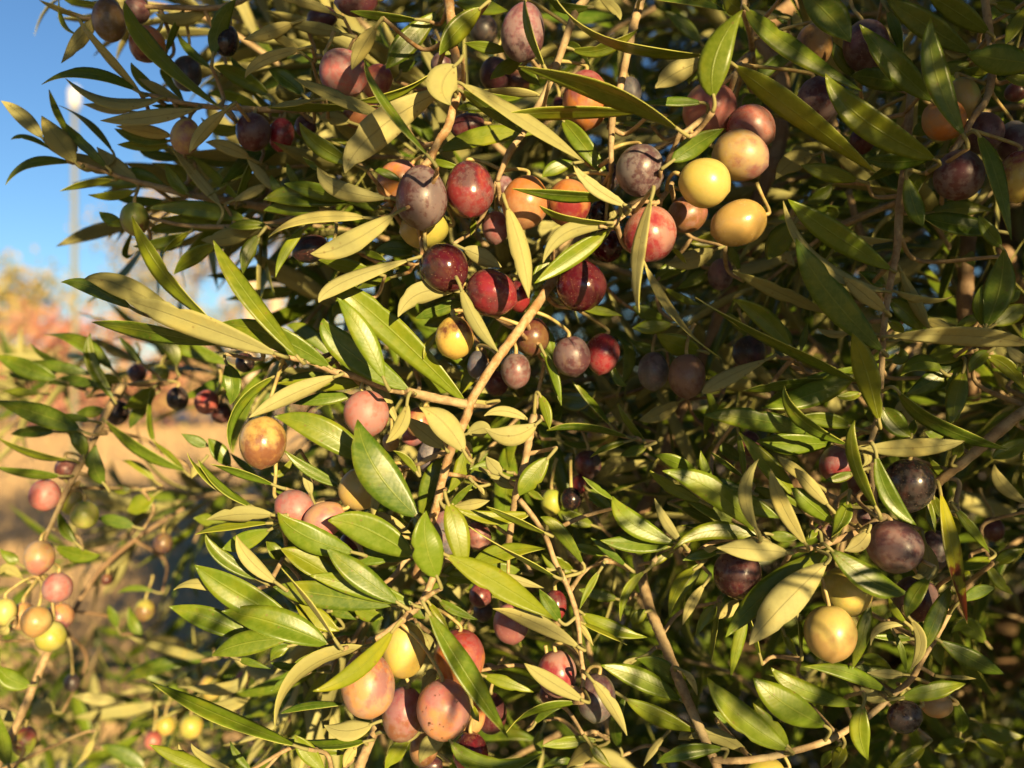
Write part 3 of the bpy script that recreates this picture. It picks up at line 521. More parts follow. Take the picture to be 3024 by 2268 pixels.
# ---------------------------------------------------------------- olives
PYE = (.46, .40, .13); YEL = (.46, .36, .095); YGR = (.33, .34, .05); PEA = (.46, .26, .10); PNK = (.38, .125, .115); RED = (.22, .020, .028)
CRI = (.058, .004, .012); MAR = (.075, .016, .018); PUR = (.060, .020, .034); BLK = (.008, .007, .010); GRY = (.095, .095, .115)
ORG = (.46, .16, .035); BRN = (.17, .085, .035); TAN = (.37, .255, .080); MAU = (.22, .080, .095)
OL = """A1;890,165;235,350;-4;46;PUR;BRN;.8;.2;larger dusky brown olive in the upper left corner, left of the narrow leaf
A1;1115,85;205,215;10;54;MAU;PUR;.8;.2;pinkish brown olive in the upper left corner, right of the narrow leaf
A1;1200,365;290,280;30;52;ORG;MAR;.5;.3;red-brown olive half behind the narrow leaf, below the two corner olives
A1;1850,330;200,270;6;46;BLK;BLK;.3;.8;shiny black olive under a bright green leaf near the top left
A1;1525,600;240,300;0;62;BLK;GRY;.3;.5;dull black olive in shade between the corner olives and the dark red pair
A1;1515,1110;232,300;8;40;YEL;MAU;.5;.3;yellow and pink olive hanging alone against dark leaves on the upper left
A1;2070,1080;280,310;0;44;PUR;CRI;.5;.4;bluish dark red olive, left one of the pair on the upper left
A2;85,1100;200,280;8;50;CRI;RED;.3;.6;bright red olive, right one of the pair on the upper left
A2;285,1030;180,180;0;70;MAR;PUR;.4;.4;small brown-purple olive right behind the dark red pair
A2;700,5;350,190;80;34;MAR;PUR;.4;.5;dark red olive cut off by the top edge left of centre
A2;590,600;400,390;-40;20;MAU;PNK;1.;.1;large dusty pinkish olive near the top, a small pale leaf over its corner
A2;865,665;240,290;28;42;RED;PEA;.3;.5;red and peach olive just right of and behind the large dusty pinkish one
A2;740,930;310,230;70;46;MAR;BRN;.3;.4;dark brown olive almost hidden under the long pale leaf
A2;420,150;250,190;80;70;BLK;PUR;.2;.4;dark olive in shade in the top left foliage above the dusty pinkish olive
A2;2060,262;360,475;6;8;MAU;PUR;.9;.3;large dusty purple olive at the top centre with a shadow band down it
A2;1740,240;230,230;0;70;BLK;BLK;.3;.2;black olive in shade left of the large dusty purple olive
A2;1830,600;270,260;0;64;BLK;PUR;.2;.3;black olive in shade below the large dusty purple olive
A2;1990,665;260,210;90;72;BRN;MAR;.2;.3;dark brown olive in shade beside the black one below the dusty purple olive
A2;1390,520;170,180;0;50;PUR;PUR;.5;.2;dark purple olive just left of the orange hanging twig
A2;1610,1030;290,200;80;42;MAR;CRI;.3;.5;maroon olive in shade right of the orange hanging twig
A2;1040,1480;380,330;40;30;PNK;ORG;.6;.4;pink and orange olive tucked behind the grey-purple one
A2;1230,1610;425,520;0;0;PUR;MAR;1.;.45;big grey-purple olive under the large pale leaf, with a white glint
A2;1622,1545;395,480;-3;0;CRI;RED;.45;.75;glossy red olive right beside the big grey-purple one
A3;-135,1650;380,440;5;12;ORG;PEA;.3;.5;orange olive with a thin leaf across it, right of the glossy red one
A2;1900,1560;160,260;0;40;MAU;PUR;.9;.2;pale purple olive peeping out between the glossy red and orange olives
A3;360,815;375,480;0;24;RED;ORG;.5;.2;pink-red olive crossed by two long green leaves at the top
A3;725,740;170,240;-10;32;GRY;GRY;1.;.2;pale grey olive half behind the pale straight twig
A3;140,850;120,100;0;60;CRI;CRI;.2;.4;small crimson olive left of the pink-red one crossed by leaves
A3;1365,900;430,430;30;22;PNK;PNK;.5;.35;pink olive behind the broad hanging leaf
A3;1710,1045;400,370;-60;14;RED;PNK;.7;.6;pink-red olive at the upper right end of the yellow bunch
A3;1620,1270;465,415;-65;-2;TAN;MAU;.6;.3;tan and mauve olive in the middle of the yellow bunch
A3;1325,1490;425,400;-70;-8;YEL;YEL;.15;.4;round yellow olive with shadow stripes, left in the yellow bunch
B3;1605,165;460,375;70;-4;YEL;TAN;.15;.6;yellow olive with a brownish tint, lowest in the yellow bunch
B3;1190,90;340,300;60;26;PNK;BRN;.5;.3;brownish pink olive behind the round yellow one
A3;805,1395;410,430;0;2;GRY;PUR;1.;.4;round blue-grey dusty olive at the end of the pale twig
A3;560,1440;160,220;0;40;PUR;BLK;.7;.2;dark olive hidden behind the left side of the blue-grey one
A3;220,1660;370,390;0;22;ORG;RED;.3;.5;orange-red olive above the small pale leaf, left of the blue-grey one
A4;540,815;360,380;-20;10;PUR;MAR;.8;.2;dull purple olive behind the long curved leaf right of the yellow bunch
A4;495,375;290,370;0;22;TAN;BRN;.2;.3;yellow-brown olive at the top, left of the dark purple one
A4;920,375;370,430;0;16;PUR;PUR;.6;.2;dark purple olive at the top between two green leaves
A4;1720,800;240,340;-12;12;YGR;TAN;.4;.2;pale yellowish olive behind the dark pointed leaf, upper right
A4;1555,975;350,330;-40;6;PEA;ORG;.4;.2;peach-orange olive left of the dark pointed leaf, upper right
A4;1880,1090;310,340;0;22;MAR;PUR;.5;.3;maroon olive below the fork of the grey twig, upper right
A4;2130,1160;240,350;0;28;GRY;PUR;.7;.3;grey-purple olive at the right edge above the red and yellow one
A4;1680,1430;385,415;10;2;PUR;MAR;.8;.25;purple olive hanging lowest from the grey twig, upper right
A4;2165,1440;280,420;0;2;RED;YEL;.2;.6;half red half yellow olive cut by the right edge
A4;2150,750;190,160;70;40;MAR;MAR;.4;.3;small maroon olive under the bluish leaf at the right edge
A4;890,1150;200,220;0;70;CRI;CRI;.2;.4;deep red olive in shade behind the striped leaf
B1;1100,130;230,270;0;60;YGR;BRN;.2;.3;olive-brown fruit hanging at the left end of the dark branch
B1;2000,1300;155,165;0;60;PUR;BLK;.3;.6;small dark purple olive under the pale twig left of centre
C1;1450,210;170,190;0;120;BLK;BLK;.3;.5;blurred black olive over the tan field
C1;1690,240;210,190;40;120;PNK;RED;.4;.3;blurred pink olive right of the blurred black one
C1;1810,330;170,170;0;130;BLK;MAR;.2;.4;blurred dark olive under the blurred pink one
B1;1120,1390;150,160;0;180;PUR;BLK;.3;.3;blurred dark purple olive just above the tan field
B1;1310,1390;140,150;0;180;YGR;YGR;.2;.3;blurred olive-green fruit above the tan field
B2;325,375;300,185;70;34;CRI;BLK;.2;.5;blackish olive under the tip of the broad pale leaf
B2;1255,205;400,330;80;18;YGR;YEL;.1;.5;yellow-green olive peeping out below the big grey-purple one
B2;1415,530;410,395;-40;2;BLK;CRI;.1;1.;very dark red glossy olive in the centre of the cluster
B2;1800,730;430,375;-70;4;CRI;RED;.2;.9;glossy red olive with a white glint, right of the very dark one
B2;2010,760;190,270;-20;26;CRI;RED;.1;.8;small crimson olive squeezed behind the glossy red one
B2;1835,200;235,270;0;26;RED;MAU;.7;.3;dusty pink-red olive above the striped pale leaf
B2;1500,1095;318,350;0;4;CRI;YEL;.1;.7;small olive crimson above and yellow below, hanging alone
B2;2000,1370;255,295;0;24;MAR;MAU;.8;.3;maroon olive close right of the orange-brown branch
B2;1690,1320;180,240;0;36;BLK;GRY;.5;.4;blue-black olive just left of the orange-brown branch
B2;1840,1470;220,200;0;44;CRI;BLK;.2;.5;dark crimson olive behind the orange-brown branch
B2;2130,1090;300,300;0;32;CRI;BRN;.2;.4;brownish yellow olive under the dark crimson ones
B3;470,80;210,190;20;34;CRI;BLK;.1;.9;small glossy dark red olive above the three narrow leaves
B3;530,345;265,270;0;26;BLK;CRI;.0;1.;glossy black olive between the green leaf and the red olive
B3;318,670;420,405;-20;14;CRI;CRI;.1;.85;dark crimson olive below the glossy black one
B3;885,250;440,440;10;0;PNK;RED;.6;.7;red olive with a narrow pale leaf hanging in front of it
B3;1460,580;210,270;8;60;MAU;PUR;.8;.2;muted purple olive in shade left of the thick brown limb
B3;245,1250;310,335;-10;18;PUR;PUR;.6;.2;grey-topped brown-purple olive, left one of the touching pair
B3;495,1230;280,340;10;26;CRI;RED;.3;.6;crimson olive, right one of the touching pair
B3;910,1370;260,320;0;40;PUR;GRY;.8;.2;dark grey olive left of the brownish red one in the shade
B3;1185,1412;310,370;0;26;BRN;MAR;.5;.3;brownish red olive hanging in the shade right of centre
B3;1690,1220;280,260;0;60;BLK;PUR;.2;.3;black olive in shade behind the long diagonal leaf
C1;2148,570;390,430;0;0;YEL;BRN;.25;.7;yellow-tan olive with an orange base at the left centre
C2;780,335;370,370;-10;0;PNK;PNK;.85;.15;dusty pink olive right under the straight tan twig
C2;1210,400;240,230;20;30;RED;PEA;.3;.5;red-peach olive behind the folded brown leaf
C2;1190,500;250,160;60;44;MAU;PNK;.5;.3;mauve olive low behind the red-peach one
C2;1300,690;200,290;0;34;GRY;GRY;1.;.1;pale grey olive left of the orange-brown branch
C2;980,570;140,150;0;40;PEA;PEA;.5;.2;little peach olive next to the dusty pink one
C2;725,950;345,340;40;6;YEL;TAN;.3;.2;pale yellow olive with a dried flower end facing out
C2;970,1020;160,140;30;34;ORG;BRN;.2;.3;small orange olive right of the pale yellow one
C2;190,1110;345,300;-60;8;MAU;PNK;.9;.1;dusty mauve olive, left of the pair under the dry leaf
C2;440,1200;350,290;60;0;PEA;PNK;.6;.1;dusty peach olive, right of the pair under the dry leaf
C2;700,1380;280,160;80;22;CRI;CRI;.2;.5;crimson olive showing under the glossy green leaf
C2;1435,1290;160,400;0;22;MAU;GRY;1.;.1;pale mauve olive behind the round green leaf
C2;1690,1330;210,240;-30;34;PNK;MAR;.6;.2;dull pink olive right of the hanging dull leaf
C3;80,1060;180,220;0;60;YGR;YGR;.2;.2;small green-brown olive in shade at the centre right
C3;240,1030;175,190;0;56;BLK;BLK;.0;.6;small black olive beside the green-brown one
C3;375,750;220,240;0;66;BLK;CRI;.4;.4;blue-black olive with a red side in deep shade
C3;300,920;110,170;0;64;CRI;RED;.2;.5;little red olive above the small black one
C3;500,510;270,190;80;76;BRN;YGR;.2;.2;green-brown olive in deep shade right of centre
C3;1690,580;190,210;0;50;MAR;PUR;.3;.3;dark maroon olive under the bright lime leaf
D3;1600,70;410,390;0;10;MAR;CRI;.4;.7;dark maroon olive under the broad pale leaf on the right
C4;690,745;290,310;10;10;MAU;RED;.8;.4;purple-pink olive left of the upright narrow leaf
C4;1270,920;400,440;0;2;BLK;BLK;.35;.8;big black olive on the right with a grey sheen
C4;910,890;270,340;0;26;MAR;CRI;.3;.4;dark maroon olive between the purple-pink and the black ones
C4;1150,1420;445,425;-60;0;MAU;PUR;.8;.3;large mauve olive below the big black one
C4;585,1310;150,150;0;24;MAU;PUR;.8;.2;small mauve olive behind the fan of leaves
C4;930,1180;160,170;0;30;PUR;PUR;.7;.2;small purple olive just above the large mauve one
C4;1480,1450;220,330;0;26;PUR;BLK;.7;.2;dark blue-grey olive right behind the large mauve one
C4;1960,1280;170,200;0;90;MAR;MAR;.2;.4;blurred dark red olive near the right edge
D4;770,215;400,400;-20;12;YGR;YEL;.3;.2;greenish yellow olive above the round yellow one on the lower right
D4;630,560;410,450;0;-2;YEL;TAN;.15;.35;round yellow olive with a dimple on the lower right
D4;1330,280;360,350;0;18;PUR;MAR;.4;.2;dark purple olive in shade behind narrow leaves on the lower right
D4;1240,1240;290,250;60;14;BLK;MAR;.5;.9;shiny black olive near the bottom right corner
D4;1500,1150;245,195;80;24;PEA;ORG;.4;.3;orange-peach olive beside the shiny black one at the bottom right
D3;1815,1700;340,220;80;8;YGR;YGR;.1;.4;lime yellow olive cut by the bottom edge on the right
D2;790,975;440,540;-8;-4;RED;PEA;.8;.2;peach olive with a crimson shoulder at the bottom centre
D2;1085,690;360,470;0;8;YEL;YEL;.25;.2;yellow olive behind and above the peach one at the bottom centre
D2;1080,1220;340,440;8;12;MAU;BRN;.6;.2;shaded brown olive between the two peach ones at the bottom
D2;1412,1185;440,490;-5;-6;PNK;PEA;.7;.25;peach olive with a dark brown scar near its top
D2;1540,760;430,460;0;16;RED;ORG;.4;.5;orange-red olive crossed by a long green leaf
D2;1640,1240;170,300;10;22;ORG;PEA;.4;.3;orange olive half behind the scarred peach one
D2;1800,1210;230,340;0;36;CRI;MAR;.2;.5;dark maroon olive right of the long green leaf tip
D2;1630,1530;290,330;0;14;CRI;RED;.1;1.;glossy crimson olive with pale specks at the bottom edge
D2;1250,1490;230,300;10;30;PEA;BRN;.4;.3;shaded peach-brown olive at the bottom edge
D2;1960,480;290,330;-6;22;PNK;MAU;.7;.3;pink-mauve olive under the tip of a pale leaf, lower centre
D2;1710,250;190,190;0;40;RED;MAR;.3;.4;dull red olive in shade, lower centre
D2;1730,380;180,160;0;50;PUR;BLK;.3;.3;dark olive just below the dull red one
D2;1310,1640;200,150;80;30;BLK;PUR;.3;.4;black olive touching the bottom edge
D3;125,890;320,380;-4;10;PNK;RED;.7;.4;pink olive left of the drooping twig's end
D3;445,1085;320,390;8;8;PUR;GRY;.5;.5;black and grey olive right of the drooping twig's end
D3;110,330;190,250;0;30;CRI;RED;.3;.7;crimson olive under the long leaf beside the drooping twig
D3;60,1050;170,160;0;34;MAR;PUR;.3;.3;small maroon olive behind the lower side of the pink one
C1;540,790;175,185;0;100;PNK;MAR;.8;.1;blurred pink olive at the top of the left-edge bunch
C1;365,1000;240,260;0;92;PNK;PNK;.9;.1;dusty pink blurred olive left of the twig on the left edge
C1;590,1050;190,235;20;100;PYE;YGR;.2;.2;blurred yellow olive half behind its yellow neighbour on the left
C1;690,1160;220,225;0;92;PYE;YGR;.2;.3;blurred round yellow olive right of the dusty pink one on the left
C1;320,1510;240,280;0;90;TAN;PNK;.7;.2;blurred peach olive above the pinkish red one on the left
D1;470,185;235,240;0;90;PNK;PNK;.9;.1;blurred pinkish red olive below the peach one on the left
D1;490,420;220,215;0;104;PEA;MAU;.5;.3;blurred orange-pink olive at the back of the lower left bunch
D1;190,420;200,235;0;110;PEA;TAN;.5;.1;blurred pale peach olive between the yellow ones at the lower left
D1;40,385;175,230;0;96;PYE;YEL;.2;.2;blurred yellow olive cut by the left edge
D1;295,460;250,235;0;90;PYE;TAN;.2;.3;blurred yellow olive with an orange cheek, lower left
D1;415,580;240,235;0;98;PYE;YGR;.2;.3;blurred yellow olive hanging lowest in the left bunch
D1;200,1440;185,235;0;110;RED;YGR;.5;.1;very blurred red and green olive near the lower left corner
D1;1720,1000;200,200;0;190;YEL;YGR;.1;.3;out-of-focus yellow olive above the long leaf, lower left
D1;1250,1430;150,140;0;230;RED;PNK;.4;.2;out-of-focus red olive below the long leaf, lower left
D1;1350,1310;165,155;0;240;YGR;YEL;.2;.3;out-of-focus yellow-green olive over the red one, lower left
D1;1560,1320;190,190;0;220;YGR;YEL;.2;.3;out-of-focus yellow-green olive nearest the long leaf, lower left
D1;1980,930;115,105;0;240;PNK;PNK;.3;.2;tiny out-of-focus pink olive right of the yellow one, lower left
D1;590,960;140,130;0;200;BLK;BLK;.3;.3;out-of-focus black olive below the yellow bunch
D1;1180,370;160,180;0;210;YGR;BRN;.2;.2;out-of-focus dark green olive over the tan ground
D1;870,120;85,95;0;230;BRN;MAR;.2;.3;tiny dark brown out-of-focus olive on the slanting twig
C1;1330,1390;155,175;0;200;BRN;PUR;.2;.3;out-of-focus dark brown olive hanging over the tan ground
C1;960,330;180,210;0;170;BLK;BLK;.2;.4;out-of-focus black olive beside the top of the left twig"""
oliv = []
for line in OL.split('\n'):
    t, c, s, ang, z, a, b_, bl, gl, lab = line.split(';', 9)
    cx, cy = map(float, c.split(',')); sw, sh = map(float, s.split(','))
    d = D0+float(z)/1000
    oliv.append(dict(dir=(W(t, cx, cy, 1.0)-CAM), d=d, a=sw/K/F/2, b=sh/K/F/2, ang=float(ang), A=globals()[a], B=globals()[b_], bl=float(bl), gl=float(gl), lab=lab))
for it in range(60):                          # push the rear one of two interpenetrating olives back along its ray
    moved = 0
    for i, p in enumerate(oliv):
        for q in oliv[i+1:]:
            P = CAM+p['dir']*p['d']; Q = CAM+q['dir']*q['d']
            rp = (p['a']+p['b'])*.5*p['d']; rq = (q['a']+q['b'])*.5*q['d']
            if (P-Q).length < (rp+rq)*.93:
                far = q if q['d'] >= p['d'] else p; far['d'] += .0015; moved += 1
    if not moved: break
def stalk_target(P):
    best = None
    for k, s in STEMS.items():
        for c in s['C']:
            d = c-P; e = d.length+ (0.02 if d.z < -.003 else 0)
            if best is None or e < best[0]: best = (e, c)
    return best
orng = random.Random(3)
for o in oliv:
    P = CAM+o['dir']*o['d']; hw, hh = o['a']*o['d'], o['b']*o['d']
    flip = hw > hh
    minr, maxr = min(hw, hh), max(hw, hh)
    rx = max(minr, maxr*.74); rz = max(maxr, minr*1.05)
    ang = R(o['ang'])
    ax = Vector((math.sin(ang), orng.uniform(-.12, .30), math.cos(ang))).normalized()
    root = thing('olive', o['lab'], 'olive', P, 'olives ripening on the tree')
    q = ax.to_track_quat('Z', 'Y')
    nu, nv = 28, 20; vs, fs = [], []
    asym = orng.uniform(-.05, .10); sx = orng.uniform(.96, 1.02)
    for j in range(nv+1):
        th = math.pi*j/nv; zz = math.cos(th); rr = math.sin(th)
        zz2 = zz-(.045*math.exp(-(th/.22)**2))+(.055*-math.exp(-((math.pi-th)/.15)**2))
        rr *= 1-asym*zz
        for k in range(nu):
            ph = 2*math.pi*k/nu
            wob = 1+.032*noise.noise(Vector((math.cos(ph)*rr*1.3, math.sin(ph)*rr*1.3, zz*1.3+P.x*90)))
            vs.append(Vector((rr*math.cos(ph)*rx*sx*wob, rr*math.sin(ph)*rx*wob, zz2*rz*wob)))
    for j in range(nv):
        for k in range(nu):
            k2 = (k+1) % nu; fs.append((j*nu+k, (j+1)*nu+k, (j+1)*nu+k2, j*nu+k2))
    fr = link('fruit', mesh('fruit', vs, fs), M_OLIVE, root)
    fr.rotation_mode = 'QUATERNION'; fr.rotation_quaternion = q
    jit = lambda c: tuple(max(0, min(1, x*orng.uniform(.86, 1.14))) for x in c)
    fr['skin_top'] = jit(o['A']); fr['skin_bottom'] = jit(o['B']); fr['bloom'] = o['bl']; fr['gloss'] = o['gl']
    fr['blush'] = orng.uniform(-.35, .35)-(.55 if 'shoulder' in o['lab'] else 0); fr['bruise'] = 1.0 if 'scar' in o['lab'] else 0.0
    # stalk with a small calyx
    top = ax*rz*.90
    e, c = stalk_target(P+top)
    if e < .035: end = c-P
    else: end = top+Vector((orng.uniform(-.006, .006), .008, .014))
    end = end+Vector((0, .004 if end.y < .002 else 0, 0))
    pts = catmull([top*.97, top+ax*.003+Vector((0, .0008, 0)), (top+ax*.004)*.5+end*.5+Vector((0, .003, .001)), end], 5); n = len(pts)
    v1, f1 = tube(pts, [.00095-.00022*math.sin(math.pi*i/n) for i in range(n)], 7)
    link('stalk', mesh('stalk', v1, f1), M_STALK, root)

# ---------------------------------------------------------------- filler sprays behind the traced ones
def rnd_leaf_mesh(r, k):
    L = 1.0; bend = r.uniform(-.12, .16); side = r.uniform(-.07, .07)
    base = Vector((0, 0, 0)); tip = Vector((L, side, -bend)); mid = Vector((L*.5, -side*.3, bend*.9))
    return leaf_mesh(base, mid, tip, L*r.uniform(.13, .19), Vector((0, 0, 1)), thick=.007, fold=r.uniform(-.1, .4),
                     twist=r.uniform(-.5, .5), shape=r.uniform(.78, 1.0), n=9, m=4, petiole=Vector((-.10, 0, -.01)), name='leaf_blade', ph=r.uniform(0, 6))
frng = random.Random(21)
# petiole radius in the unit leaf is scaled up to match
VAR = []
for k in range(14):
    me = rnd_leaf_mesh(frng, k)
    VAR.append(me)
VDAT = []
for me in VAR:
    VDAT.append(([v.co.copy() for v in me.vertices], [tuple(p.vertices) for p in me.polygons], [p.material_index for p in me.polygons],
                 [tuple(q) for q in (lambda me: [next(me.uv_layers[0].data[l].uv[:] for l in range(len(me.loops)) if me.loops[l].vertex_index == vi) for vi in range(0)])(me)]))
    uvv = [None]*len(me.vertices)
    for l in me.loops: uvv[l.vertex_index] = tuple(me.uv_layers[0].data[l.index].uv)
    VDAT[-1] = (VDAT[-1][0], VDAT[-1][1], VDAT[-1][2], uvv)
    bpy.data.meshes.remove(me)
class Bag:
    def __init__(s): s.v, s.f, s.mi, s.uv, s.r = [], [], [], [], []
    def add(s, v, f, mi, uv, rv):
        o = len(s.v); s.v += v; s.f += [tuple(i+o for i in q) for q in f]; s.mi += mi; s.uv += uv; s.r += [rv]*len(v)
    def link(s, name, parent, loc, mats):
        me = mesh(name, [p-loc for p in s.v], s.f, s.mi, s.uv)
        at = me.attributes.new('leafrand', 'FLOAT', 'POINT'); at.data.foreach_set('value', s.r)
        for m in mats: me.materials.append(m)
        return link(name, me, mats, parent)
SPM = LEAFM+[M_TWIG]
def spray(bag, p0, p1, nl, llen, sag=.1, r=frng, rad=.0012):
    D = p1-p0; side = D.cross(Vector((0, 0, 1))).normalized()
    mid = (p0+p1)*.5+Vector((0, 0, D.length*sag))+side*D.length*r.uniform(-.1, .1)
    C = catmull([p0, mid, p1], 10); n = len(C)
    v, f = tube(C, [rad*1.6*(1-.6*i/n) for i in range(n)], 6)
    bag.add(v, f, [3]*len(f), [(.5, 0)]*len(v), 0)
    roll = r.uniform(0, 3.14)
    for k in range(nl):
        t = .12+.88*(k//2)/max(1, (nl//2-1)); i = min(n-2, int(t*(n-1)))
        T = (C[i+1]-C[i]).normalized()
        a = roll+(k//2)*math.pi/2+(k % 2)*math.pi+r.uniform(-.3, .3)
        U = T.orthogonal().normalized(); Bv = T.cross(U)
        out = U*math.cos(a)+Bv*math.sin(a)
        spread = r.uniform(.45, 1.05)*(1-.5*(t > .95))
        X = (T*math.cos(spread)+out*math.sin(spread)).normalized()
        X = (X+Vector((0, 0, r.uniform(-.3, .1)))).normalized()
        Z = (Vector((0, 0, 1))*.5+T*.9-out*.2+Vector((r.uniform(-.5, .5), r.uniform(-.5, .5), r.uniform(-.3, .5))))
        Z = (Z-X*Z.dot(X)).normalized(); Y = Z.cross(X)
        L = llen*r.uniform(.75, 1.3)*(1-.25*abs(t-.5))
        M = Matrix((X, Y, Z)).transposed().to_4x4() @ Matrix.Scale(L, 4); M.translation = C[i]+X*L*.09
        vv, ff, mm, uu = VDAT[r.randrange(len(VDAT))]
        bag.add([M @ q for q in vv], ff, mm, uu, r.random())
TL = Vector((.55, 1.35, 0))
tree = thing('olive_tree', 'large olive tree whose shaded crown fills the picture behind the front branches', 'tree', TL)
BL = Vector((-.35, 1.5, 0))
bush = thing('olive_bush', 'blurred low olive foliage at the lower left behind the yellow olives', 'bush', BL)
def fill(n, box, dr, root, loc, dirx=(-1, -.2), llen=.058, nl=(12, 20), length=(.07, .14), check=None, stuff=None):
    for i in range(n):
        for tr in range(50):
            x = frng.uniform(box[0], box[2]); y = frng.uniform(box[1], box[3]); d = frng.uniform(*dr)
            if check is None or check(x, y): break
        c = V2(x, y, d); L = frng.uniform(*length)
        dv = Vector((frng.uniform(*dirx), frng.uniform(-.45, .25), frng.uniform(-.75, .75))).normalized()
        bag = stuff or Bag()
        spray(bag, c-dv*L*.5, c+dv*L*.5, frng.randint(*nl), llen)
        if not stuff: bag.link('spray', root, loc, SPM)
near = Bag()
fill(14, (430, -60, 1000, 520), (.43, .56), tree, TL, check=lambda x, y: x > 520 or y < 420)
fill(7, (690, 450, 980, 680), (.44, .54), tree, TL)
fill(9, (950, -60, 1700, 640), (.44, .58), tree, TL)
fill(12, (1650, -60, 2300, 900), (.42, .56), tree, TL)
fill(9, (780, 740, 1500, 1300), (.44, .58), tree, TL)
fill(9, (1450, 850, 2300, 1350), (.44, .58), tree, TL)
fill(11, (560, 1250, 1350, 1720), (.45, .56), tree, TL)
fill(3, (1500, 1480, 2300, 1720), (.52, .70), tree, TL)
fill(85, (980, -200, 2500, 1800), (.56, .78), tree, TL, stuff=near, check=lambda x, y: y < 1350 or x < 1200)
fill(34, (640, -60, 1100, 420), (.60, .85), tree, TL, stuff=near)
fill(34, (800, 840, 1100, 1300), (.60, .85), tree, TL, stuff=near)
fill(14, (-60, 1330, 560, 1720), (.62, 1.0), bush, BL)
fill(9, (-80, 790, 520, 860), (.60, .95), bush, BL, dirx=(-1, -.6), nl=(8, 14))
fill(9, (150, 960, 640, 1260), (.60, .95), bush, BL, nl=(8, 14))
# unseen sprays added towards the low sun to shade chosen parts of the view
SPARE = [(1560, 400, 190), (1790, 1340, 190), (1640, 1110, 170), (1400, 520, 120), (1900, 1170, 110), (1850, 900, 90), (1650, 1520, 90), (2160, 600, 80), (1500, 1000, 100)]
def shade_spray(n, box, dist, r=frng, d=.38):
    for i in range(n):
        while True:
            tx, ty = r.uniform(box[0], box[2]), r.uniform(box[1], box[3])
            T0 = V2(tx, ty, d); hx, hy = proj(T0+TO_SUN*((T0.y-.335)/-TO_SUN.y))
            if all(math.hypot(hx-a, hy-c) > q for a, c, q in SPARE): break
        p = V2(tx, ty, d)+TO_SUN*r.uniform(*dist)
        dv = Vector((r.uniform(-.7, .7), r.uniform(-.7, .7), r.uniform(-.6, .6))).normalized()
        spray(near, p-dv*.035, p+dv*.035, 9, .044)
shade_spray(50, (120, 20, 620, 540), (.50, .95))
shade_spray(5, (620, -60, 1250, 200), (.50, .9))
shade_spray(56, (1380, -40, 2260, 760), (.45, .95))
shade_spray(26, (1300, 760, 2260, 1659), (.45, .95))
shade_spray(16, (-60, 1250, 620, 1800), (.95, 1.5), d=.85)
shade_spray(20, (1130, 640, 1440, 1380), (.4, .9), d=.45)
shade_spray(26, (1680, -40, 2260, 760), (.4, .9))
shade_spray(14, (1900, 900, 2260, 1659), (.45, .9))
shade_spray(12, (1250, 1300, 2100, 1659), (.5, 1.1), d=.6)
shade_spray(7, (-20, 720, 420, 1000), (.6, .9))

# ---------------------------------------------------------------- the rest of the tree: trunk, limbs and deep foliage
def limb(pts, r0, r1, name):
    C = catmull([Vector(p) for p in pts], 8); n = len(C)
    v, f = tube([c-TL for c in C], [r0+(r1-r0)*i/(n-1) for i in range(n)], 12, .15, 3)
    link(name, mesh(name, v, f), M_LIMB, tree)
limb([(.55, 1.35, -.05), (.52, 1.33, .3), (.57, 1.30, .7), (.50, 1.28, 1.0)], .075, .055, 'trunk')
limb([(.50, 1.28, .98), (.42, 1.1, 1.3), (.30, .95, 1.6), (.22, .85, 2.0), (.2, .8, 2.4)], .045, .012, 'limb')
limb([(.50, 1.28, .98), (.62, 1.2, 1.4), (.66, 1.1, 1.8), (.7, 1.1, 2.4)], .045, .012, 'limb')
limb([(.50, 1.28, .98), (.25, 1.2, 1.2), (.05, 1.15, 1.4), (-.15, 1.1, 1.75)], .035, .008, 'limb')
limb([(.42, 1.1, 1.3), (.35, .85, 1.35), (.22, .62, 1.42), (.12, .48, 1.46)], .016, .005, 'limb')
limb([(.62, 1.2, 1.4), (.55, .9, 1.5), (.42, .7, 1.55), (.30, .52, 1.58)], .016, .005, 'limb')
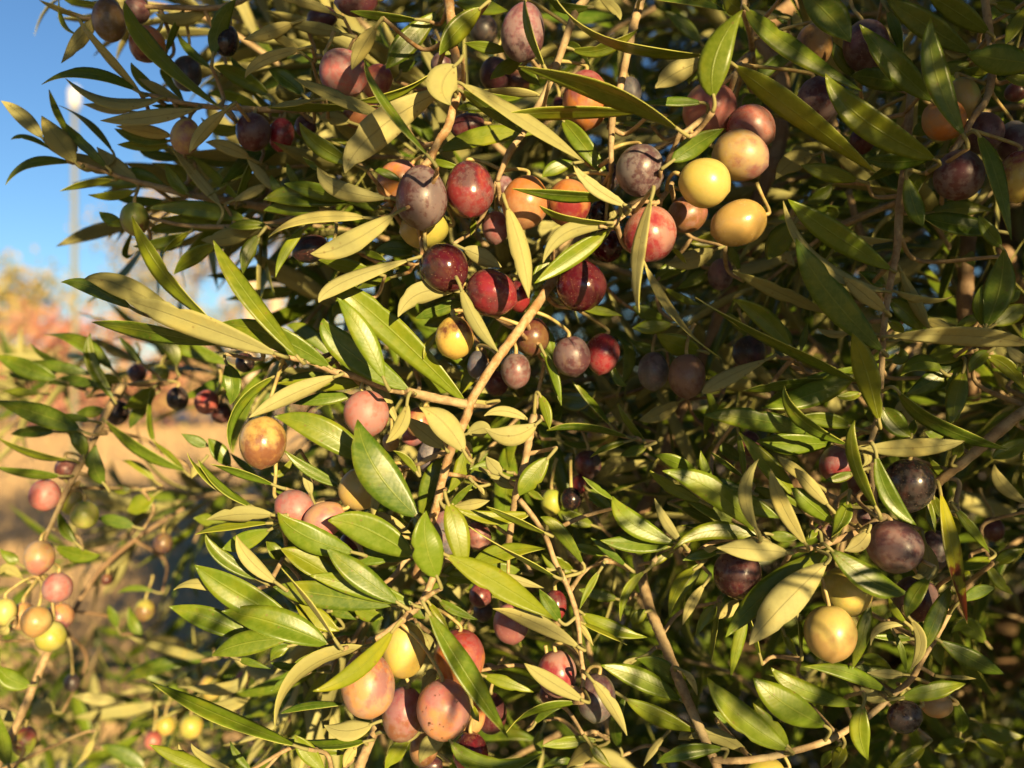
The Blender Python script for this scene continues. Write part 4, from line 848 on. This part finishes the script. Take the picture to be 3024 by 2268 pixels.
def leafcloud(name, n, sampler, llen, parent, mats, loc, seed, up=.5, wf=.2, extra=None):
    g = np.random.default_rng(seed); vs, fs, mi, rr = [], [], [], []
    r = random.Random(seed)
    for i in range(n):
        p = sampler(r)
        X = Vector((r.gauss(0, 1)-.5, r.gauss(0, .8), r.gauss(0, .8)-.1)).normalized()
        Z = Vector((r.gauss(0, .6), r.gauss(0, .6)-.25, r.gauss(0, .6)+up)); Z = (Z-X*Z.dot(X)).normalized(); Y = Z.cross(X)
        L = llen*r.uniform(.6, 1.2); w_ = L*wf*.5*r.uniform(.8, 1.2); o = len(vs); q = p-loc
        rows = [(0, .08), (.25, .8), (.55, 1.0), (.82, .6), (1.0, .03)]
        bend = r.uniform(-.15, .2)
        for t, ww in rows:
            c = q+X*L*t+Z*(L*bend*4*t*(1-t)*.5)
            for s in (-1, 0, 1): vs.append(c+Y*(w_*ww*s)+Z*(abs(s)*w_*ww*.25)); 
        for a in range(4):
            for s in range(2):
                fs.append((o+a*3+s, o+a*3+s+1, o+a*3+s+4, o+a*3+s+3)); mi.append(0)
        m0 = len(vs)
        for t, ww in rows:                      # underside sheet, a little below
            c = q+X*L*t+Z*(L*bend*4*t*(1-t)*.5)-Z*L*.006
            for s in (-1, 0, 1): vs.append(c+Y*(w_*ww*s)+Z*(abs(s)*w_*ww*.25))
        for a in range(4):
            for s in range(2):
                fs.append((m0+a*3+s, m0+a*3+s+3, m0+a*3+s+4, m0+a*3+s+1)); mi.append(1)
        rr += [r.random()]*(len(vs)-o)
    ex = extra
    if ex:
        k = len(vs); vs += [p-loc for p in ex.v]; fs += [tuple(i+k for i in q) for q in ex.f]; mi += ex.mi; rr += ex.r
    me = mesh(name, vs, fs, mi, None)
    at = me.attributes.new('leafrand', 'FLOAT', 'POINT'); at.data.foreach_set('value', rr)
    return link(name, me, mats, parent, None)
def deep(r):
    while True:
        d = 1.02+.75*r.random(); x = r.uniform(600, 2400); y = r.uniform(-150, 1750)
        p = V2(x, y, d)
        if x < 1000 and y < 1000:
            if y < 620 and r.random() > (x-560)/700: continue
            if 560 < y < 900 and x < 860: continue
            if 900 < y and x < 760: continue
        return p
fo = leafcloud('foliage', 25000, deep, .06, tree, SPM, TL, 8, extra=near); fo['kind'] = 'stuff'
def over(r):                                 # unseen canopy added overhead and to the right to block skylight
    while True:
        y = r.uniform(-1.3, 1.1); x = r.uniform(-1.3, 1.8); z = r.uniform(.30, 1.4)
        if z > .45*max(y, 0)+.34+.25*max(0, -y) or (x > .9 and z > .30): return Vector((x, y, EYE+z))
fo2 = leafcloud('foliage', 15000, over, .085, tree, SPM, TL, 18); fo2['kind'] = 'stuff'
limb([(.50, 1.28, .98), (.9, .8, 1.5), (.9, .2, 1.95), (.6, -.5, 2.4)], .05, .012, 'limb')
limb([(.22, .85, 2.0), (.1, .4, 2.15), (-.1, -.1, 2.3)], .02, .008, 'limb')
def aside(r):                                # unseen leaves added past right and lower edges to shade the deep foliage
    while True:
        y = r.uniform(.24, 1.15)
        if r.random() < .6: x = .62*y+r.uniform(.07, .50); z = r.uniform(-.5, .55)
        else: x = r.uniform(-.05, .8); z = -.47*y-r.uniform(.05, .34)
        return Vector((x, y, EYE+z))
fo3 = leafcloud('foliage', 15000, aside, .055, tree, SPM, TL, 28); fo3['kind'] = 'stuff'
def neighbour(x, y, seed, label):  # unseen olive tree added behind the camera to cut the skylight
    L0 = Vector((x, y, 0)); root = thing('olive_tree', label, 'tree', L0)
    C = catmull([Vector((0, 0, -.05)), Vector((.05, 0, .5)), Vector((-.05, .05, 1.2)), Vector((.1, 0, 2.2))], 8)
    v, f = tube(C, [.11-.0035*i for i in range(len(C))], 12, .15, 2); link('trunk', mesh('trunk', v, f), M_LIMB, root)
    def ell(r):
        while True:
            q = Vector((r.uniform(-1, 1), r.uniform(-1, 1), r.uniform(-1, 1)))
            if .5 < q.length < 1: return Vector((x+q.x*1.5, y+q.y*1.4, 2.1+q.z*1.5))
    leafcloud('crown', 6000, ell, .13, root, SPM, L0, seed, wf=.3)
neighbour(-2.3, -2.6, 41, 'olive tree added unseen behind the camera on the left to block skylight')
neighbour(4.6, -2.9, 42, 'olive tree added unseen behind the camera on the right to block skylight')
def low(r):
    d = .85+1.3*r.random(); return V2(r.uniform(-400, 1100), 1330+700*r.random()**.8, d)
ft = bush
lb = leafcloud('foliage', 2600, low, .055, ft, [M_TOP, M_UND], Vector((-.35, 1.5, 0)), 9, up=.3); lb['kind'] = 'stuff'
C = catmull([Vector((0, 0, 0)), Vector((.02, 0, .35)), Vector((-.05, -.1, .7)), Vector((-.2, -.2, 1.0))], 8)
v, f = tube(C, [.03-.0008*i for i in range(len(C))], 10, .1, 1); link('stem', mesh('stem', v, f), M_LIMB, ft)
# ---------------------------------------------------------------- setting
def grid(name, xs, ys, mat, zf=lambda x, y: 0.0, kind='structure'):
    vs = [Vector((x, y, zf(x, y))) for y in ys for x in xs]; nx = len(xs)
    fs = [(j*nx+i, j*nx+i+1, (j+1)*nx+i+1, (j+1)*nx+i) for j in range(len(ys)-1) for i in range(nx-1)]
    o = link(name, mesh(name, vs, fs), mat)
    if kind: o['kind'] = kind
    return o
b = NB('dry_field'); obj = b.n('TexCoord').outputs['Object']
n1 = b.noise(obj, .35, 5, .6); n2 = b.noise(obj, 6, 5, .7); n3 = b.noise(obj, 60, 3, .7)
c = b.mix(b.rng(n1, .35, .65), (.42, .29, .16), (.34, .24, .13)); c = b.mix(b.rng(n2, .5, .75, 0, .5), c, (.24, .19, .09))
c = b.mix(b.math('MULTIPLY', n3, .4), c, (.5, .38, .22))
b.set(b.b.inputs['Base Color'], c); b.set(b.b.inputs['Roughness'], .95); b.bump(b.math('ADD', n2, n3), .05, .6); M_FIELD = b.m
xs = [-1500, -400, -150, -60, -30, -15, -8, -4, 0, 4, 8, 15, 30, 60, 150, 400, 1500]
grid('ground', xs, [-60, -20, -8, -3, 0, 2, 4, 7, 11, 16, 22, 30, 42, 60, 90, 150, 400, 1500], M_FIELD)
gr = random.Random(77); vs, fs = [], []
for i in range(26000):
    y = 3.6+26*gr.random()**1.5; x = gr.uniform(-.75, .1)*y; o = len(vs)
    if y > 36: continue
    h = gr.uniform(.05, .16)*(1+.02*y); a = gr.uniform(-.6, .6); wd = .006*(1+.12*y)
    dx, dy = math.cos(a)*wd, math.sin(a)*wd; lx = gr.uniform(-.05, .05)
    vs += [Vector((x-dx, y-dy, -.01)), Vector((x+dx, y+dy, -.01)), Vector((x+lx, y+gr.uniform(-.03, .03), h))]; fs.append((o, o+1, o+2))
b = NB('dry_grass'); b.set(b.b.inputs['Base Color'], (.36, .25, .13)); b.set(b.b.inputs['Roughness'], .8); M_DRY = b.m
o = link('dry_grass', mesh('dry_grass', vs, fs, None, None, False), M_DRY); o['kind'] = 'stuff'; o['label'] = 'short dry tan grass covering the field on the left'; o['category'] = 'grass'
b = NB('grey_gravel'); obj = b.n('TexCoord').outputs['Object']
n2 = b.noise(obj, 20, 5, .7); vo = b.n('TexVoronoi', {'Scale': 45.0}); b.t.links.new(obj, vo.inputs['Vector'])
b.set(b.b.inputs['Base Color'], b.mix(n2, (.22, .20, .20), (.34, .31, .29))); b.set(b.b.inputs['Roughness'], .9); b.bump(vo.outputs['Distance'], .02, .7)
M_GRAV = b.m
grid('path', [-14, -6, -2, 0, 3, 8, 14], [1.0, 1.8, 2.6, 3.4], M_GRAV, lambda x, y: .006)
b = NB('pale_road'); obj = b.n('TexCoord').outputs['Object']
b.set(b.b.inputs['Base Color'], b.mix(b.noise(obj, 3, 4), (.50, .50, .52), (.38, .38, .41))); b.set(b.b.inputs['Roughness'], .85); M_ROAD = b.m
grid('road', [-90, -40, 0, 40, 90], [37, 40, 44], M_ROAD, lambda x, y: .02)

# background trees in autumn colour
def flat(name, c1, c2, scale=4., rough=.8):
    b = NB(name); obj = b.n('TexCoord').outputs['Object']
    b.set(b.b.inputs['Base Color'], b.mix(b.rng(b.noise(obj, scale, 3), .35, .65), c1, c2)); b.set(b.b.inputs['Roughness'], rough); return b.m
def btree(x, y, h, cr, cols, label, dens, seed, leaf=.16, base=.25):
    r = random.Random(seed); loc = Vector((x, y, 0)); root = thing('autumn_tree', label, 'tree', loc, 'autumn trees beyond the field')
    parts = []; tips = []
    C = catmull([Vector((0, 0, -.1)), Vector((r.uniform(-.1, .1), 0, h*.35)), Vector((r.uniform(-.3, .3), 0, h*.9))], 8)
    parts.append(tube(C, [h*.018*(1-.85*i/len(C)) for i in range(len(C))], 8))
    for k in range(16):
        t = r.uniform(base, .95); c = C[int(t*(len(C)-1))]; a = r.uniform(0, 6.28); L = cr*r.uniform(.6, 1.1)*(1.15-t*.6)
        e = c+Vector((math.cos(a)*L, math.sin(a)*L, L*r.uniform(.3, .9)))
        parts.append(tube(catmull([c, (c+e)*.5+Vector((0, 0, -.1*L)), e], 4), [h*.005*(1-.09*i) for i in range(9)], 5))
        tips += [c+(e-c)*q for q in (.45, .7, .9, 1.05)]
    v, f = join(parts); link('trunk', mesh('trunk', v, f), M_LIMB, root)
    vs, fs, mi = [], [], []
    for i in range(dens):
        c = r.choice(tips); p = c+Vector((r.gauss(0, 1), r.gauss(0, 1), r.gauss(0, 1)))*cr*.16
        X = Vector((r.gauss(0, 1), r.gauss(0, 1), r.gauss(0, 1))).normalized(); Y = X.orthogonal().normalized(); s = leaf*r.uniform(.5, 1.1)
        o = len(vs); vs += [p-X*s, p-Y*s*.6, p+X*s, p+Y*s*.6]; fs.append((o, o+1, o+2, o+3)); mi.append(r.randrange(len(cols)))
    link('crown', mesh('crown', vs, fs, mi, None, False), cols, root)
LY = flat('yellow_leaves', (.42, .30, .10), (.30, .25, .09)); LO = flat('orange_leaves', (.40, .22, .11), (.36, .25, .14))
LR = flat('red_leaves', (.38, .12, .09), (.40, .19, .13)); LG = flat('dull_green_leaves', (.14, .17, .06), (.24, .22, .08))
def bx(px, d): return (px*1.36709-1512)/F*d
btree(bx(45, 30), 30, 6.3, 1.9, [LY, LY, LG], 'yellowish tree at the left edge rising above the red bushes', 1500, 1)
btree(bx(265, 42), 42, 12.5, 3.6, [LY, LG, LY], 'tall thinly leaved yellow tree just right of the pole', 2000, 2)
btree(bx(420, 46), 46, 13, 3.8, [LY, LG, LO], 'broad olive-yellow tree behind the long pale leaves', 2300, 3)
btree(bx(600, 44), 44, 11.5, 3.5, [LY, LO, LG], 'yellow tree right behind the wooden post', 2000, 4)
btree(bx(760, 48), 48, 11, 3.4, [LG, LY], 'greenish tree behind the wire fence', 1700, 5)
btree(bx(110, 24), 24, 3.9, 1.6, [LR, LO, LR], 'bright red low tree left of the pole', 1500, 6, .12, .1)
btree(bx(20, 26), 26, 3.8, 1.7, [LO, LY, LR], 'orange low tree at the left edge', 1300, 7, .12, .1)
btree(bx(215, 27), 27, 3.7, 1.7, [LO, LR, LY], 'orange low tree just right of the pole', 1400, 8, .12, .1)
btree(bx(340, 27), 27, 3.5, 1.7, [LR, LO, LY], 'reddish low tree under the long dark leaf', 1500, 9, .12, .1)
btree(bx(470, 28), 28, 3.2, 1.5, [LO, LY, LO], 'pale orange low tree left of the wooden post', 1500, 10, .12, .1)
btree(bx(640, 28), 28, 3.2, 1.6, [LO, LR, LG], 'rusty low tree behind the wire fence', 1500, 12, .12, .1)
# pole with a white lamp head
b = NB('galvanised_pole'); b.set(b.b.inputs['Base Color'], (.19, .19, .12)); b.set(b.b.inputs['Roughness'], .7); M_POLE = b.m
b = NB('white_paint'); b.set(b.b.inputs['Base Color'], (.55, .56, .58)); b.set(b.b.inputs['Roughness'], .4); M_WHITE = b.m
b = NB('weathered_post'); obj = b.n('TexCoord').outputs['Object']; b.set(b.b.inputs['Base Color'], b.mix(b.noise(obj, 12, 4), (.55, .42, .28), (.42, .32, .22))); b.set(b.b.inputs['Roughness'], .85); M_POST = b.m
b = NB('fence_wire'); b.set(b.b.inputs['Base Color'], (.35, .33, .32)); b.set(b.b.inputs['Metallic'], .6); b.set(b.b.inputs['Roughness'], .5); M_WIRE = b.m
d = 16.; px = bx(161, d); topz = EYE+(1134-235*1.36709)/F*d
pole = thing('lamp_pole', 'tall thin pole with a white head standing against the blue sky', 'pole', (px, d, 0))
v, f = tube([Vector((0, 0, z*topz/12)) for z in range(13)], [.055-.0008*i for i in range(13)], 14); link('pole', mesh('pole', v, f), M_POLE, pole)
hv, hf = tube([Vector((0, 0, topz)), Vector((0, 0, topz+.04)), Vector((0, 0, topz+.32)), Vector((0, 0, topz+.40)), Vector((0, 0, topz+.42))], [.06, .10, .105, .08, .02], 16)
link('lamp_head', mesh('lamp_head', hv, hf), M_WHITE, pole)
# deer fence: posts and mesh
d = 7.2; ex = bx(543, d)
fence = thing('wire_fence', 'tall wire mesh fence with pale wooden posts beyond the leaves', 'fence', (ex, d, 0))
def post(x, y, r_, h):
    v, f = tube([Vector((x, y, -.1)), Vector((x, y, h*.5)), Vector((x, y, h-.02)), Vector((x, y, h))], [r_, r_*.98, r_*.95, r_*.8], 14, .02, 1)
    link('post', mesh('post', v, f), M_POST, fence)
post(0, 0, .062, EYE+(1134-592*1.36709)/F*d); post(.19, .05, .055, EYE+(1134-640*1.36709)/F*d)
post(3.1, .5, .06, 2.3); post(6.1, 1.0, .06, 2.3)
parts = []
for k in range(12): z = .12+.17*k; parts.append(tube([Vector((.06, 0, z)), Vector((3.1, .5, z)), Vector((6.1, 1.0, z))], [.0032]*3, 4))
for k in range(56): x = .12+k*.108; parts.append(tube([Vector((x, x*.163, .1)), Vector((x, x*.163, 2.02))], [.0028]*2, 4))
v, f = join(parts); link('wire_mesh', mesh('wire_mesh', v, f), M_WIRE, fence)
# far hedge line closes the horizon
def hedge(r): return Vector((r.uniform(-70, 45), 62+r.random()*6, 2.6*r.random()**1.4+.2))
hd = leafcloud('hedgerow', 3800, hedge, .8, None, [LG, LY], Vector((0, 0, 0)), 31, wf=.6); hd['kind'] = 'stuff'; hd['label'] = 'distant dull hedgerow along the far edge of the field'; hd['category'] = 'hedge'
